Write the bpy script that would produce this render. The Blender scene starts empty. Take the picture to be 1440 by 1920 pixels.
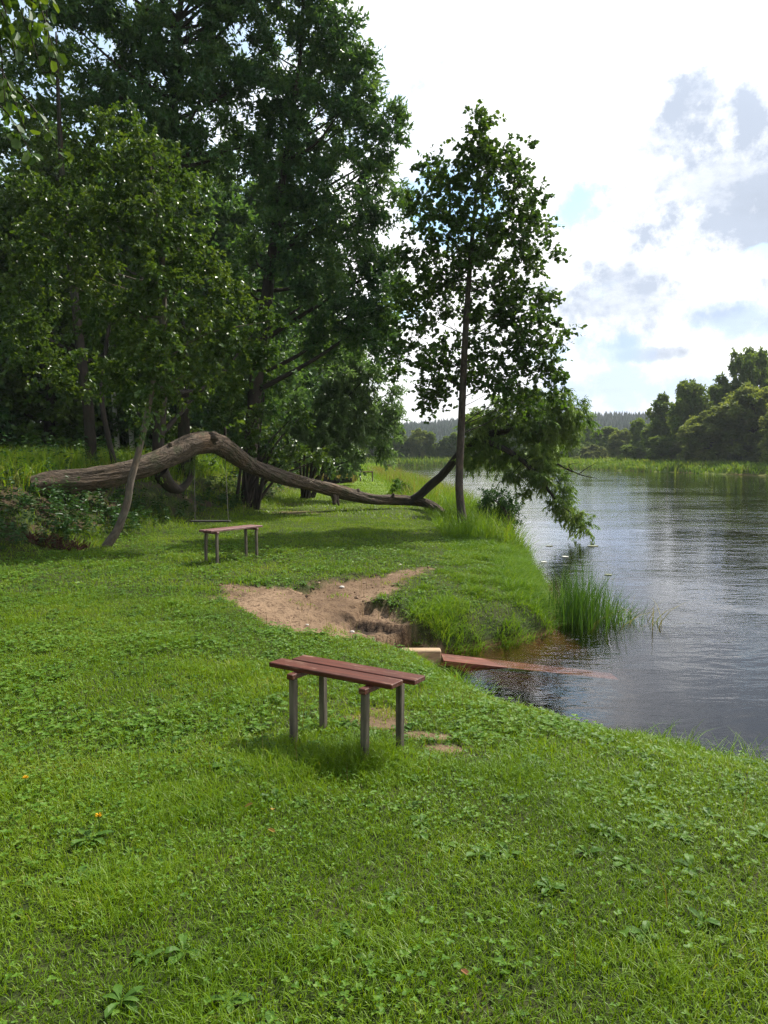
import bpy, math, random
import numpy as np
from mathutils import Vector
rng = np.random.default_rng(7)
random.seed(7)
S = bpy.context.scene
COL = S.collection
# ------------------------------------------------------------------ camera
F, CX, CY, EYE = 1478.0, 720.0, 960.0, 1.6
PITCH = math.atan(110 / F)
SP, CP = math.sin(PITCH), math.cos(PITCH)
cd = bpy.data.cameras.new('camera')
cam = bpy.data.objects.new('camera', cd); COL.objects.link(cam)
cd.sensor_fit = 'VERTICAL'; cd.sensor_height = 24; cd.lens = 24 * F / 1920
cd.clip_start = .05; cd.clip_end = 6000
cam.location = (0, 0, EYE); cam.rotation_euler = (math.pi / 2 - PITCH, 0, 0)
S.camera = cam
def ray(px, py):
    a, b = (px - CX) / F, (CY - py) / F
    return np.array([a, CP + b * SP, -SP + b * CP])
def P(px, py, Y):
    d = ray(px, py); t = Y / d[1]
    return np.array([d[0] * t, Y, EYE + d[2] * t])
def G(px, py, z=0.0):
    d = ray(px, py); t = (z - EYE) / d[2]
    return np.array([d[0] * t, d[1] * t, z])
SUN_AZ, SUN_EL = math.radians(46), math.radians(52)
SUN = np.array([math.sin(SUN_AZ) * math.cos(SUN_EL), math.cos(SUN_AZ) * math.cos(SUN_EL), math.sin(SUN_EL)])
WATER = -0.65
# ------------------------------------------------------------------ numpy helpers
def nrm(v):
    return v / np.maximum(np.linalg.norm(v, axis=-1, keepdims=True), 1e-9)
def vn(x, y, seed=0.0):
    x = np.asarray(x, float); y = np.asarray(y, float)
    xi, yi = np.floor(x), np.floor(y); fx, fy = x - xi, y - yi
    fx = fx * fx * (3 - 2 * fx); fy = fy * fy * (3 - 2 * fy)
    def h(i, j):
        v = np.sin(i * 127.1 + j * 311.7 + seed * 17.3) * 43758.5453
        return v - np.floor(v)
    return (h(xi, yi) * (1 - fx) + h(xi + 1, yi) * fx) * (1 - fy) + (h(xi, yi + 1) * (1 - fx) + h(xi + 1, yi + 1) * fx) * fy
def fbm(x, y, seed=0, o=4):
    s, a, f = 0, .5, 1
    for k in range(o):
        s = s + a * (vn(x * f, y * f, seed + k) - .5); a *= .5; f *= 2.03
    return s
def sst(a, b, x):
    t = np.clip((x - a) / (b - a), 0, 1); return t * t * (3 - 2 * t)
RIVER = np.array([(60, -40), (7.5, 2.2), (4.2, 4.0), (2.75, 4.95), (1.75, 5.6), (1.15, 6.25), (.78, 6.95), (.6, 7.7), (.55, 8.3), (.75, 8.75), (1.15, 9.0), (1.6, 9.3),
    (2.05, 9.75), (2.35, 10.7), (2.55, 12), (2.8, 13.8), (2.95, 16), (3.05, 18.5), (3.3, 20.5), (3.5, 24), (3.6, 30), (3.5, 40), (2.8, 52), (1.6, 70), (.6, 95), (-.3, 118), (-3, 130), (-9, 139),
    (-14, 146), (4, 147), (14, 146), (19, 143), (24, 128), (29, 110), (38.5, 79), (47, 50), (60, 20), (90, -40)], float)
def sdist(x, y):
    """distance to the river's edge, positive on land"""
    x = np.asarray(x, float); y = np.asarray(y, float)
    dm = np.full(x.shape, 1e9); ins = np.zeros(x.shape, bool)
    n = len(RIVER)
    for i in range(n):
        a, b = RIVER[i], RIVER[(i + 1) % n]
        e = b - a; wx, wy = x - a[0], y - a[1]
        t = np.clip((wx * e[0] + wy * e[1]) / (e @ e), 0, 1)
        dm = np.minimum(dm, (wx - e[0] * t) ** 2 + (wy - e[1] * t) ** 2)
        c = ((a[1] > y) != (b[1] > y))
        if abs(e[1]) > 1e-9:
            ins ^= c & (x < e[0] * (y - a[1]) / e[1] + a[0])
    d = np.sqrt(dm)
    return np.where(ins, -d, d)
FOOT = np.array([(-14, 1), (-9, 6.5), (-6.3, 10.5), (-5.3, 13), (-4.7, 16), (-3.9, 19), (-3.2, 24), (-3.2, 32), (-2.8, 45), (-3.5, 70), (-8, 110), (-16, 140), (-40, 200), (-100, 400)], float)
GULLY = [(.66, 8.32, -.74, .33), (.12, 8.28, -.6, .62), (-.5, 8.55, -.34, .92), (-1.2, 9.15, -.1, .72), (-1.75, 9.6, 0, .25)]
ARM = [(-.7, 9.5, -.2, .6), (-.1, 10.4, -.15, .38), (.3, 11.2, -.1, .16), (.7, 11.9, -.06, .1)]
def seg_field(pts, x, y):
    best = np.full(x.shape, 1e9); zz = np.zeros(x.shape)
    for (ax, ay, az, aw), (bx, by, bz, bw) in zip(pts, pts[1:]):
        ex, ey = bx - ax, by - ay
        t = np.clip(((x - ax) * ex + (y - ay) * ey) / (ex * ex + ey * ey), 0, 1)
        d = np.hypot(x - ax - ex * t, y - ay - ey * t) - (aw + (bw - aw) * t)
        m = d < best
        zz = np.where(m, az + (bz - az) * t, zz); best = np.where(m, d, best)
    return best, zz
def gully(x, y):
    w = .22 * fbm(x * 1.7, y * 1.7, 3) + .2 * fbm(x * 5, y * 5, 9) + .1 * fbm(x * 16, y * 16, 10)
    d1, z1 = seg_field(GULLY, x, y); d2, z2 = seg_field(ARM, x, y)
    m = d2 < d1
    return np.where(m, d2, d1) + w * 1.6, np.where(m, z2, z1)
def lip(x, y):
    return y - (8.92 - .3 * (x + .12)) + .3 * fbm(x * 5, y * 2, 40) + .14 * fbm(x * 15, y * 15, 41)
PATCH = [(-.02, 4.95, .25, .16), (.22, 4.72, .18, .09), (.36, 4.5, .12, .07), (-.95, 9.0, .3, .2), (.0, 5.15, .2, .1), (-2.4, 21.5, .8, .5), (-2.9, 25, .6, .6)]
def sandmask(x, y):
    d, _ = gully(x, y)
    s = 1 - sst(-.14, .1, d + .25 * fbm(x * 11, y * 11, 23))
    w = fbm(x * 7, y * 7, 21) * .9
    for (a, b, ra, rb) in PATCH:
        q = np.hypot((x - a) / ra, (y - b) / rb) + w
        s = np.maximum(s, (1 - sst(.7, 1.15, q)) * (.85 if b < 15 else .55))
    return s
def footdist(x, y):
    return np.interp(y, FOOT[:, 1], FOOT[:, 0]) - x          # positive on the left of the slope's foot
def height(x, y, d=None):
    x = np.asarray(x, float); y = np.asarray(y, float)
    if d is None: d = sdist(x, y)
    near = (y < 60)
    dd = d + np.where(near, .22 * fbm(x * 1.3, y * 1.3, 5) + .08 * fbm(x * 5, y * 5, 6), 1.5 * fbm(x * .1, y * .1, 5))
    z = np.interp(dd, [-40, -8, -3, -.8, -.15, 0, .1, .35, .9, 2.2, 5, 9], [-3.6, -3.0, -1.9, -1.05, -.76, -.67, -.5, -.32, -.19, -.09, -.02, 0])
    zr = np.interp(dd, [-40, -8, -3, 0, 1, 4, 30, 100], [-3.6, -3.0, -1.5, -.67, -.3, .1, .4, .8])
    right = sst(12, 16, x + np.where(y > 100, 0, -4)) * (y > 15)
    right = np.where(y > 141, 1, right)
    z = z * (1 - right) + zr * right
    f = footdist(x, y)
    land = (dd > .5)
    ter = sst(-.3, 3.0, f + .5 * fbm(x * .5, y * .5, 8)) * 1.1 + np.clip(f - 3, 0, 60) * .006
    z = z + np.where(land & (x < 40), ter, 0)
    g, gz = gully(x, y)
    bl = sst(.12, -.12, g)
    bank = np.minimum(z, gz + np.clip(g, 0, 1) * 2.2)
    z = np.where(g < .5, np.minimum(z, z * (1 - bl) + np.minimum(z, gz) * bl), z)
    z = z + np.where(d > .3, (.09 * fbm(x * .6, y * .6, 11) + .03 * fbm(x * 3, y * 3, 12)) * np.clip(d, 0, 1), 0)
    z = z + (.05 * fbm(x * 4, y * 4, 30, 3) + .05 * fbm(x * 11, y * 11, 31, 3)) * (g < .1)
    # little crumbling edge in the sand
    e = lip(x, y); ew = np.exp(-((x + .12) / .4) ** 4)
    z = z - .095 * ew * sst(.02, -.02, e) * sst(-.6, -.1, e) * (g < .15)
    hill = sst(350, 900, np.hypot(x * .6 + 60, y)) * (26 + 14 * fbm(x * .004, y * .004, 14) * 2)
    far = sst(250, 420, np.hypot(x, y))
    return z + hill * far * (y > 0)
def hz(x, y):
    return float(height(np.array([x]), np.array([y]))[0])
# ------------------------------------------------------------------ mesh building
class MB:
    def __init__(s): s.v, s.f, s.r, s.t, s.n = [], [], [], [], 0
    def add(s, v, f, r=None, tc=None):
        v = np.asarray(v, float).reshape(-1, 3); f = np.asarray(f, int)
        s.v.append(v); s.f.append(f + s.n); s.n += len(v)
        s.r.append(np.full(len(f), .5) if r is None else np.broadcast_to(np.asarray(r, float), (len(f),)))
        s.t.append(v if tc is None else tc)
        return s
    def mesh(s, name, smooth=False):
        me = bpy.data.meshes.new(name)
        V = np.concatenate(s.v); T = np.concatenate(s.t)
        me.vertices.add(len(V)); me.vertices.foreach_set('co', V.astype(np.float32).ravel())
        li = np.concatenate([f.ravel() for f in s.f]); tot = np.concatenate([np.full(len(f), f.shape[1]) for f in s.f])
        me.loops.add(len(li)); me.loops.foreach_set('vertex_index', li.astype(np.int32))
        me.polygons.add(len(tot)); me.polygons.foreach_set('loop_start', (np.cumsum(tot) - tot).astype(np.int32))
        me.update(calc_edges=True)
        a = me.attributes.new('rnd', 'FLOAT', 'FACE'); a.data.foreach_set('value', np.concatenate(s.r).astype(np.float32))
        a = me.attributes.new('tc', 'FLOAT_VECTOR', 'POINT'); a.data.foreach_set('vector', T.astype(np.float32).ravel())
        me.polygons.foreach_set('use_smooth', np.full(len(tot), bool(smooth)))
        me.validate()
        return me
    def build(s, name, mat, parent=None, smooth=False):
        me = s.mesh(name, smooth); me.materials.append(mat)
        o = bpy.data.objects.new(name, me); COL.objects.link(o)
        if parent: 
            o.parent = parent; o.matrix_parent_inverse = parent_inv(parent)
        return o
def parent_inv(p):
    from mathutils import Matrix
    return Matrix.LocRotScale(p.location, p.rotation_euler.to_quaternion(), p.scale).inverted()
def tag(o, label=None, cat=None, group=None, kind=None):
    if label: o['label'] = label
    if cat: o['category'] = cat
    if group: o['group'] = group
    if kind: o['kind'] = kind
    return o
def empty(name, loc, label, cat, group=None, rz=0):
    o = bpy.data.objects.new(name, None); COL.objects.link(o)
    o.location = [float(c) for c in loc]; o.rotation_euler = (0, 0, rz); o.empty_display_size = .2
    return tag(o, label, cat, group)
def dup(root, loc, rz, sc, label=None, group=None):
    r = root.copy(); COL.objects.link(r); r.location = loc; r.rotation_euler = (0, 0, rz); r.scale = (sc if hasattr(sc, '__len__') else (sc,) * 3)
    if label: r['label'] = label
    if group: r['group'] = group
    for ch in list(root.children):
        c = ch.copy(); COL.objects.link(c); c.parent = r
        for g in ch.children:
            k = g.copy(); COL.objects.link(k); k.parent = c
    return r
def box(mb, c, h, rot=None, bev=.004, r=.5):
    """bevelled box: chamfered edges"""
    hx, hy, hz_ = h; b = min(bev, hx * .4, hy * .4, hz_ * .4)
    vs, idx = [], {}
    for sx in (-1, 1):
        for sy in (-1, 1):
            for sz in (-1, 1):
                for ax in range(3):
                    p = [sx * (hx - b), sy * (hy - b), sz * (hz_ - b)]
                    p[ax] = (sx, sy, sz)[ax] * (hx, hy, hz_)[ax]
                    idx[(sx, sy, sz, ax)] = len(vs); vs.append(p)
    q, t = [], []
    for ax in range(3):
        o = [i for i in range(3) if i != ax]
        for s in (-1, 1):
            k = []
            for a, bb in ((-1, -1), (1, -1), (1, 1), (-1, 1)):
                sg = [0, 0, 0]; sg[ax] = s; sg[o[0]] = a; sg[o[1]] = bb
                k.append(idx[(*sg, ax)])
            q.append(k if (s > 0) == (ax != 1) else k[::-1])
    for ax in range(3):
        o = [i for i in range(3) if i != ax]
        for a in (-1, 1):
            for bb in (-1, 1):
                s1 = [0, 0, 0]; s1[ax] = -1; s1[o[0]] = a; s1[o[1]] = bb
                s2 = list(s1); s2[ax] = 1
                k = [idx[(*s1, o[0])], idx[(*s2, o[0])], idx[(*s2, o[1])], idx[(*s1, o[1])]]
                q.append(k)
    for sx in (-1, 1):
        for sy in (-1, 1):
            for sz in (-1, 1):
                t.append([idx[(sx, sy, sz, i)] for i in range(3)])
    V0 = np.array(vs); V = V0
    if rot is not None: V = V @ np.asarray(rot).T
    n0 = mb.n
    mb.add(V + np.asarray(c), np.array(q), r, tc=V0 + rng.uniform(-5, 5, 3))
    mb.f.append(np.array(t) + n0); mb.r.append(np.full(8, .5)); mb.v.append(np.zeros((0, 3))); mb.t.append(np.zeros((0, 3)))
def spline(pts, n):
    """Catmull-Rom through rows (x,y,z,r)"""
    p = np.asarray(pts, float); p = np.vstack([2 * p[0] - p[1], p, 2 * p[-1] - p[-2]])
    m = len(p) - 3; u = np.linspace(0, m - 1e-6, n); i = u.astype(int); t = (u - i)[:, None]
    a, b, c, d = p[i], p[i + 1], p[i + 2], p[i + 3]
    o = .5 * (2 * b + (c - a) * t + (2 * a - 5 * b + 4 * c - d) * t * t + (3 * b - a - 3 * c + d) * t ** 3)
    o[:, 3] = np.maximum(o[:, 3], .002)
    return o
def tube(mb, pts, n=12, sides=8, bump=0.0, freq=3.0, cap=True, seed=0):
    s = spline(pts, n) if len(pts) > 2 or n > 2 else np.asarray(pts, float)
    C, R = s[:, :3], s[:, 3]
    T = nrm(np.gradient(C, axis=0))
    ref = np.array([0, 0, 1.]) if abs(T[:, 2]).mean() < .8 else np.array([0, 1., 0])
    U = nrm(np.cross(T, ref)); W = np.cross(U, T)
    L = np.concatenate([[0], np.cumsum(np.linalg.norm(np.diff(C, axis=0), axis=1))])
    th = np.linspace(0, 2 * math.pi, sides, endpoint=False)
    ct, st = np.cos(th), np.sin(th)
    rr = np.repeat(R[:, None], sides, 1)
    if bump:
        A = np.repeat(th[None], n, 0); LL = np.repeat(L[:, None], sides, 1)
        k = 1 + bump * (2.2 * fbm(np.cos(A) * 1.2 + 5 + seed, LL * .8 + np.sin(A) * 1.2, seed) + 1.6 * fbm(np.cos(A) * freq + 9, np.sin(A) * freq + LL * 1.3, seed + 2) + 1.3 * fbm(A * 7, LL * 2.2, seed + 3, 4) * np.sin(A * .5) ** .5)
        rr = rr * k
    V = C[:, None] + rr[..., None] * (ct[None, :, None] * U[:, None] + st[None, :, None] * W[:, None])
    tc = np.stack([np.repeat((ct)[None], n, 0) * R.mean(), np.repeat(st[None], n, 0) * R.mean(), np.repeat(L[:, None], sides, 1)], -1)
    i = np.arange(n - 1)[:, None]; j = np.arange(sides)[None]
    f = np.stack([i * sides + j, i * sides + (j + 1) % sides, (i + 1) * sides + (j + 1) % sides, (i + 1) * sides + j], -1).reshape(-1, 4)
    V = V.reshape(-1, 3); tc = tc.reshape(-1, 3)
    n0 = mb.n
    mb.add(V, f, tc=tc)
    if cap:
        for base, cc in ((0, C[0]), ((n - 1) * sides, C[-1])):
            k = mb.n
            mb.add([cc], np.zeros((0, 4), int), tc=np.array([[0, 0, L[0 if base == 0 else -1]]]))
            mb.f.append(np.array([[k, n0 + base + q, n0 + base + (q + 1) % sides] for q in range(sides)])); mb.r.append(np.full(sides, .5)); mb.v.append(np.zeros((0, 3))); mb.t.append(np.zeros((0, 3)))
DIAMOND = (np.array([(0, 0, 0), (.45, .5, .06), (1, 0, -.05), (.5, -.5, .06)]), np.array([(0, 1, 2, 3)]))
ROUND = (np.array([(0, 0, 0), (.3, .5, .1), (.82, .4, .08), (1, 0, -.02), (.82, -.4, .08), (.3, -.5, .1)]), np.array([(0, 1, 2, 3), (0, 3, 4, 5)]))
LANCE = (np.array([(0, 0, 0), (.35, .5, .05), (1, 0, -.12), (.4, -.5, .05)]), np.array([(0, 1, 2, 3)]))
def pinnate(k=3):
    v, f = [], []
    def leaf(u, ang, l, w):
        n = len(v); ca, sa = math.cos(ang), math.sin(ang)
        for a, b, c in ((0, 0, 0), (.45, .5, .03), (1, 0, -.05), (.45, -.5, .03)):
            x, y = a * l, b * w
            v.append((u + x * ca - y * sa, x * sa + y * ca, c * l - .15 * u * u)); 
        f.append((n, n + 1, n + 2, n + 3))
    for i in range(k):
        u = .22 + .6 * i / (k - 1)
        for s in (-1, 1): leaf(u, s * 1.0, .46, .2)
    leaf(.8, 0, .42, .2)
    return np.array(v), np.array(f)
PINN = pinnate()
def leaves(mb, pos, d, n, L, W, tm, r=None):
    d = nrm(d); s = nrm(np.cross(n, d)); n = np.cross(d, s)
    tv, tf = tm; L = np.broadcast_to(L, (len(pos),)); W = np.broadcast_to(W, (len(pos),))
    V = pos[:, None] + d[:, None] * (L[:, None] * tv[None, :, 0])[..., None] + s[:, None] * (W[:, None] * tv[None, :, 1])[..., None] + n[:, None] * (L[:, None] * tv[None, :, 2])[..., None]
    k = len(tv); f = (np.arange(len(pos))[:, None, None] * k + tf[None]).reshape(-1, tf.shape[1])
    r = rng.random(len(pos)) if r is None else r
    mb.add(V.reshape(-1, 3), f, np.repeat(r, len(tf)))
def broad(mb, base, d, L, wr, r, seg=5):
    # arching broad leaves with a raised rib and wavy, toothed edges
    n = len(base); d = nrm(d); side = nrm(np.cross(np.array([0, 0, 1.]), d)); L = np.broadcast_to(L, (n,)); V = []
    h = nrm(d * np.array([1, 1, 0])); p = base.copy(); ang = np.arcsin(np.clip(d[:, 2], -1, 1)); prof = np.interp(np.linspace(0, 1, seg + 1), [0, .15, .5, .75, 1], [.08, .3, .95, 1, .03])
    for k in range(seg + 1):
        w = (L * wr * .5 * prof[k] * rng.uniform(.75, 1.2, n))[:, None]; up = np.array([0, 0, 1.]) * (.25 * w + rng.normal(0, .03, n)[:, None] * L[:, None])
        V += [p - side * w + up, p.copy(), p + side * w + up]
        st = (L / seg)[:, None]; p = p + st * (h * np.cos(ang)[:, None] + np.array([0, 0, 1.]) * np.sin(ang)[:, None]); ang = ang - rng.uniform(.1, .35, n)
    V = np.stack(V, 1); m = 3 * (seg + 1); q = []
    for k in range(seg): q += [(3 * k, 3 * k + 1, 3 * k + 4, 3 * k + 3), (3 * k + 1, 3 * k + 2, 3 * k + 5, 3 * k + 4)]
    mb.add(V.reshape(-1, 3), (np.arange(n)[:, None, None] * m + np.array(q)[None]).reshape(-1, 4), np.repeat(r, 2 * seg))
def unit(n):
    return nrm(rng.normal(size=(n, 3)))
def lob(px, py, rx, ry, Y, rd=None):
    k = Y / F
    return (P(px, py, Y), np.array([rx * k, (rd if rd else (rx + ry) * .5 * k), ry * k]))
def sub_blobs(lobes, dens, rmin, rmax):
    C, R, O = [], [], []
    for c, rad in lobes:
        m = max(2, int(dens * (rad[0] * rad[1] * rad[2]) ** (2 / 3)))
        u = unit(m); q = rng.random(m) ** .42
        C.append(c + u * rad * q[:, None] * .9); R.append(rng.uniform(rmin, rmax, m)); O.append(u)
    return np.concatenate(C), np.concatenate(R), np.concatenate(O)
def foliage(mb, subs, twigs, per, L, W, tm, droop=.3, up=.25, twmb=None, spread=.8, hue=.25, out=.45, flat=.9):
    C, R, O = subs
    m = len(C)
    i = np.repeat(np.arange(m), twigs)
    td = nrm(unit(len(i)) + out * O[i] + np.array([0, 0, up]))
    ts = C[i] + unit(len(i)) * (R[i] * .35 * rng.random(len(i)))[:, None]
    tl = R[i] * rng.uniform(.5, 1.15, len(i))
    if twmb is not None:
        e = ts + td * tl[:, None]; s = nrm(np.cross(td, [.3, .2, .93])); w = .006
        V = np.stack([ts - s * w, ts + s * w, e + s * w * .4, e - s * w * .4], 1)
        twmb.add(V.reshape(-1, 3), np.arange(len(i) * 4).reshape(-1, 4))
    j = np.repeat(np.arange(len(i)), per); n = len(j)
    t = rng.uniform(.12, 1.0, n)
    sag = (t ** 2 * tl[j] * droop * .6)
    pos = ts[j] + td[j] * (tl[j] * t)[:, None]; pos[:, 2] -= sag
    d = nrm(td[j] * .55 + unit(n) * spread + np.array([0, 0, -droop]))
    nn = nrm(np.array([0, 0, flat]) + unit(n) * .8)
    br = rng.random(m)[i[j]]
    r = np.clip(.5 + (br - .5) * hue * 2 + rng.normal(0, .2, n), 0, 1)
    leaves(mb, pos, d, nn, L * rng.uniform(.65, 1.2, n), W * rng.uniform(.7, 1.2, n), tm, r)
def limbs(mb, path, subs, frac=1.0, r0=.04, rise=.5, sides=5, paths=None):
    """limbs from the trunk's axis to the leaf clumps"""
    s = spline(path, 60) if paths is None else np.concatenate([spline(q, 40)[6:] for q in paths])
    C, R, O = subs
    for k in np.nonzero(rng.random(len(C)) < frac)[0]:
        c = C[k]
        hd = np.linalg.norm(s[:, :2] - c[:2], axis=1)
        want = c[2] - rise * hd
        j = int(np.argmin(np.abs(s[:, 2] - want) + .15 * hd)) if paths is None else int(np.argmin(np.linalg.norm(s[:, :3] - c, axis=1)))
        a = s[j, :3]; r = min(s[j, 3] * .6, r0 * (.5 + .12 * np.linalg.norm(c - a)))
        mid = (a + c) * .5 + np.array([0, 0, -.12 * np.linalg.norm(c - a) * rise]) + rng.normal(0, .06, 3) * np.linalg.norm(c - a)
        tube(mb, [(*a, r), (*mid, r * .65), (*c, r * .2)], 7, sides, cap=False)
# ------------------------------------------------------------------ materials
class NT:
    def __init__(s, tree): s.t = tree; s.t.nodes.clear()
    def n(s, ty, **kw):
        nd = s.t.nodes.new(ty)
        for k, v in kw.items():
            if k == 'ins':
                for a, b in v.items():
                    if isinstance(b, bpy.types.NodeSocket): s.t.links.new(b, nd.inputs[a])
                    else: nd.inputs[a].default_value = b
            else: setattr(nd, k, v)
        return nd
    def m(s, op, a, b=None, c=None, clamp=False):
        nd = s.t.nodes.new('ShaderNodeMath'); nd.operation = op; nd.use_clamp = clamp
        for k, v in enumerate((a, b, c)):
            if v is None: continue
            if isinstance(v, bpy.types.NodeSocket): s.t.links.new(v, nd.inputs[k])
            else: nd.inputs[k].default_value = v
        return nd.outputs[0]
    def mix(s, f, a, b, ty='RGBA', blend='MIX'):
        nd = s.t.nodes.new('ShaderNodeMix'); nd.data_type = ty; nd.blend_type = blend
        o = {'RGBA': (6, 7, 2), 'FLOAT': (2, 3, 0)}[ty]
        for k, v in ((0, f), (o[0], a), (o[1], b)):
            if isinstance(v, bpy.types.NodeSocket): s.t.links.new(v, nd.inputs[k])
            else: nd.inputs[k].default_value = (*v, 1) if hasattr(v, '__len__') and len(v) == 3 else v
        return nd.outputs[o[2]]
    def ramp(s, f, stops):
        nd = s.t.nodes.new('ShaderNodeValToRGB'); e = nd.color_ramp.elements
        while len(e) < len(stops): e.new(.5)
        for k, (p, c) in enumerate(stops):
            e[k].position = p; e[k].color = (*c, 1) if hasattr(c, '__len__') else (c, c, c, 1)
        s.t.links.new(f, nd.inputs[0]); return nd.outputs[0]
    def sstep(s, a, b, x):
        nd = s.t.nodes.new('ShaderNodeMapRange'); nd.interpolation_type = 'SMOOTHSTEP'
        for k, v in enumerate((x, a, b)):
            if isinstance(v, bpy.types.NodeSocket): s.t.links.new(v, nd.inputs[k])
            else: nd.inputs[k].default_value = v
        return nd.outputs[0]
def mat(name):
    m = bpy.data.materials.new(name); m.use_nodes = True
    t = NT(m.node_tree); t.out = t.n('ShaderNodeOutputMaterial')
    return m, t
def noise(t, vec, scale, detail=4, rough=.55, map_=None):
    if map_ is not None:
        vec = t.n('ShaderNodeMapping', ins={0: vec, 3: map_}).outputs[0]
    return t.n('ShaderNodeTexNoise', ins={'Vector': vec, 'Scale': scale, 'Detail': detail, 'Roughness': rough}).outputs[0]
def leafmat(name, cols, transl=.35, rough=.45, spec=.4, tcol=None):
    spec *= .6
    m, t = mat(name)
    r = t.n('ShaderNodeAttribute', attribute_name='rnd').outputs['Fac']
    geo = t.n('ShaderNodeNewGeometry')
    big = noise(t, geo.outputs['Position'], .9, 2)
    f = t.m('ADD', t.m('MULTIPLY', r, .75), t.m('MULTIPLY', t.m('SUBTRACT', big, .37), .9), clamp=True)
    k = len(cols)
    c = t.ramp(f, [(i / (k - 1), cols[i]) for i in range(k)])
    b = t.n('ShaderNodeBsdfPrincipled', ins={'Base Color': c, 'Roughness': rough, 'Specular IOR Level': spec})
    tc = t.mix(1.0, c, tcol or (1.5, 1.35, .45), blend='MULTIPLY')
    tr = t.n('ShaderNodeBsdfTranslucent', ins={0: tc})
    mx = t.n('ShaderNodeMixShader', ins={0: transl, 1: b.outputs[0], 2: tr.outputs[0]})
    t.t.links.new(mx.outputs[0], t.out.inputs[0])
    return m
def barkmat(name, dark, light, moss=None, sx=14, sz=2.2, strength=.9, dist=.03, patch=None):
    m, t = mat(name)
    tc = t.n('ShaderNodeAttribute', attribute_name='tc').outputs['Vector']
    n1 = noise(t, tc, 1, 6, .65, (sx, sx, sz)); n2 = noise(t, tc, 2.2, 3)
    vo = t.n('ShaderNodeTexVoronoi', feature='DISTANCE_TO_EDGE', ins={'Vector': t.n('ShaderNodeMapping', ins={0: t.mix(.12, tc, t.n('ShaderNodeTexNoise', ins={'Vector': tc, 'Scale': 5}).outputs[1]), 3: (sx * .8, sx * .8, sz * .8)}).outputs[0], 'Scale': 1.0})
    h = t.m('ADD', t.m('MULTIPLY', n1, 1.0), t.m('MULTIPLY', t.m('MINIMUM', vo.outputs[0], .3), .8))
    c = t.ramp(h, [(.25, dark), (.85, light)])
    c = t.mix(t.sstep(.45, .7, n2), c, t.mix(1.0, c, (1.25, 1.1, .95), blend='MULTIPLY'))
    if moss: c = t.mix(t.m('MULTIPLY', t.sstep(.5, .68, noise(t, tc, 3.5, 5)), .7), c, moss)
    if patch: c = t.mix(t.sstep(.56, .62, noise(t, tc, 1.0, 4, .6, (5, 5, 9))), c, patch)
    bp = t.n('ShaderNodeBump', ins={'Strength': strength, 'Distance': dist, 'Height': h})
    b = t.n('ShaderNodeBsdfPrincipled', ins={'Base Color': c, 'Roughness': .9, 'Specular IOR Level': .25, 'Normal': bp.outputs[0]})
    t.t.links.new(b.outputs[0], t.out.inputs[0]); return m
def woodmat(name, base, worn, wornpos=(.56, .7), rough=.6, grain=(3, 40, 40), dirt=.5):
    m, t = mat(name)
    tc = t.n('ShaderNodeAttribute', attribute_name='tc').outputs['Vector']
    g = noise(t, tc, 1, 6, .6, grain); w = noise(t, tc, 1, 6, .7, (grain[0] * .9, grain[1] * .35, grain[2] * .35)); q = noise(t, tc, 9, 4)
    c = t.mix(t.sstep(.3, .75, g), tuple(x * .55 for x in base), tuple(min(1, x * 1.25) for x in base))
    c = t.mix(t.sstep(wornpos[0], wornpos[1], w), c, worn)
    c = t.mix(t.m('MULTIPLY', t.sstep(.5, .75, q), dirt), c, tuple(x * .4 for x in base))
    bp = t.n('ShaderNodeBump', ins={'Strength': .5, 'Distance': .004, 'Height': g})
    b = t.n('ShaderNodeBsdfPrincipled', ins={'Base Color': c, 'Roughness': rough, 'Normal': bp.outputs[0], 'Specular IOR Level': .3})
    t.t.links.new(b.outputs[0], t.out.inputs[0]); return m
def plain(name, c1, c2, scale=20, rough=.8):
    m, t = mat(name)
    geo = t.n('ShaderNodeNewGeometry')
    n = noise(t, geo.outputs['Position'], scale, 4)
    b = t.n('ShaderNodeBsdfPrincipled', ins={'Base Color': t.mix(n, c1, c2), 'Roughness': rough})
    t.t.links.new(b.outputs[0], t.out.inputs[0]); return m
M = {}
M['grass'] = leafmat('grass', [(.055, .11, .004), (.115, .212, .007), (.17, .27, .014), (.3, .29, .08)], .38, .45, .4)
M['tallgrass'] = leafmat('tall_grass', [(.055, .125, .008), (.1, .205, .012), (.15, .25, .02), (.24, .25, .06)], .4, .5, .3)
M['farmeadow'] = leafmat('far_meadow', [(.055, .12, .012), (.1, .185, .02), (.155, .235, .03), (.22, .24, .06)], .35, .6, .2)
M['drygrass'] = leafmat('dry_grass', [(.06, .055, .02), (.19, .18, .06), (.26, .23, .1)], .35, .6, .2)
M['clover'] = leafmat('clover', [(.04, .1, .008), (.075, .165, .013), (.11, .21, .02), (.16, .22, .035)], .34, .5, .28)
M['weed'] = leafmat('weed', [(.04, .095, .012), (.07, .15, .02), (.11, .2, .035)], .34, .5, .3)
M['nettle'] = leafmat('nettle', [(.016, .05, .01), (.03, .085, .018), (.055, .12, .028)], .3, .45, .4)
M['alder'] = leafmat('alder_leaf', [(.025, .065, .012), (.05, .11, .018), (.085, .15, .025)], .42, .36, .5)
M['ash'] = leafmat('ash_leaf', [(.03, .08, .028), (.062, .14, .044), (.115, .205, .06)], .4, .36, .6)
M['broad'] = leafmat('broad_leaf', [(.03, .07, .014), (.06, .115, .022), (.1, .155, .03)], .38, .36, .5)
M['willow'] = leafmat('willow_leaf', [(.07, .125, .026), (.135, .2, .045), (.23, .28, .08)], .46, .38, .5, (1.2, 1.4, .5))
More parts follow.
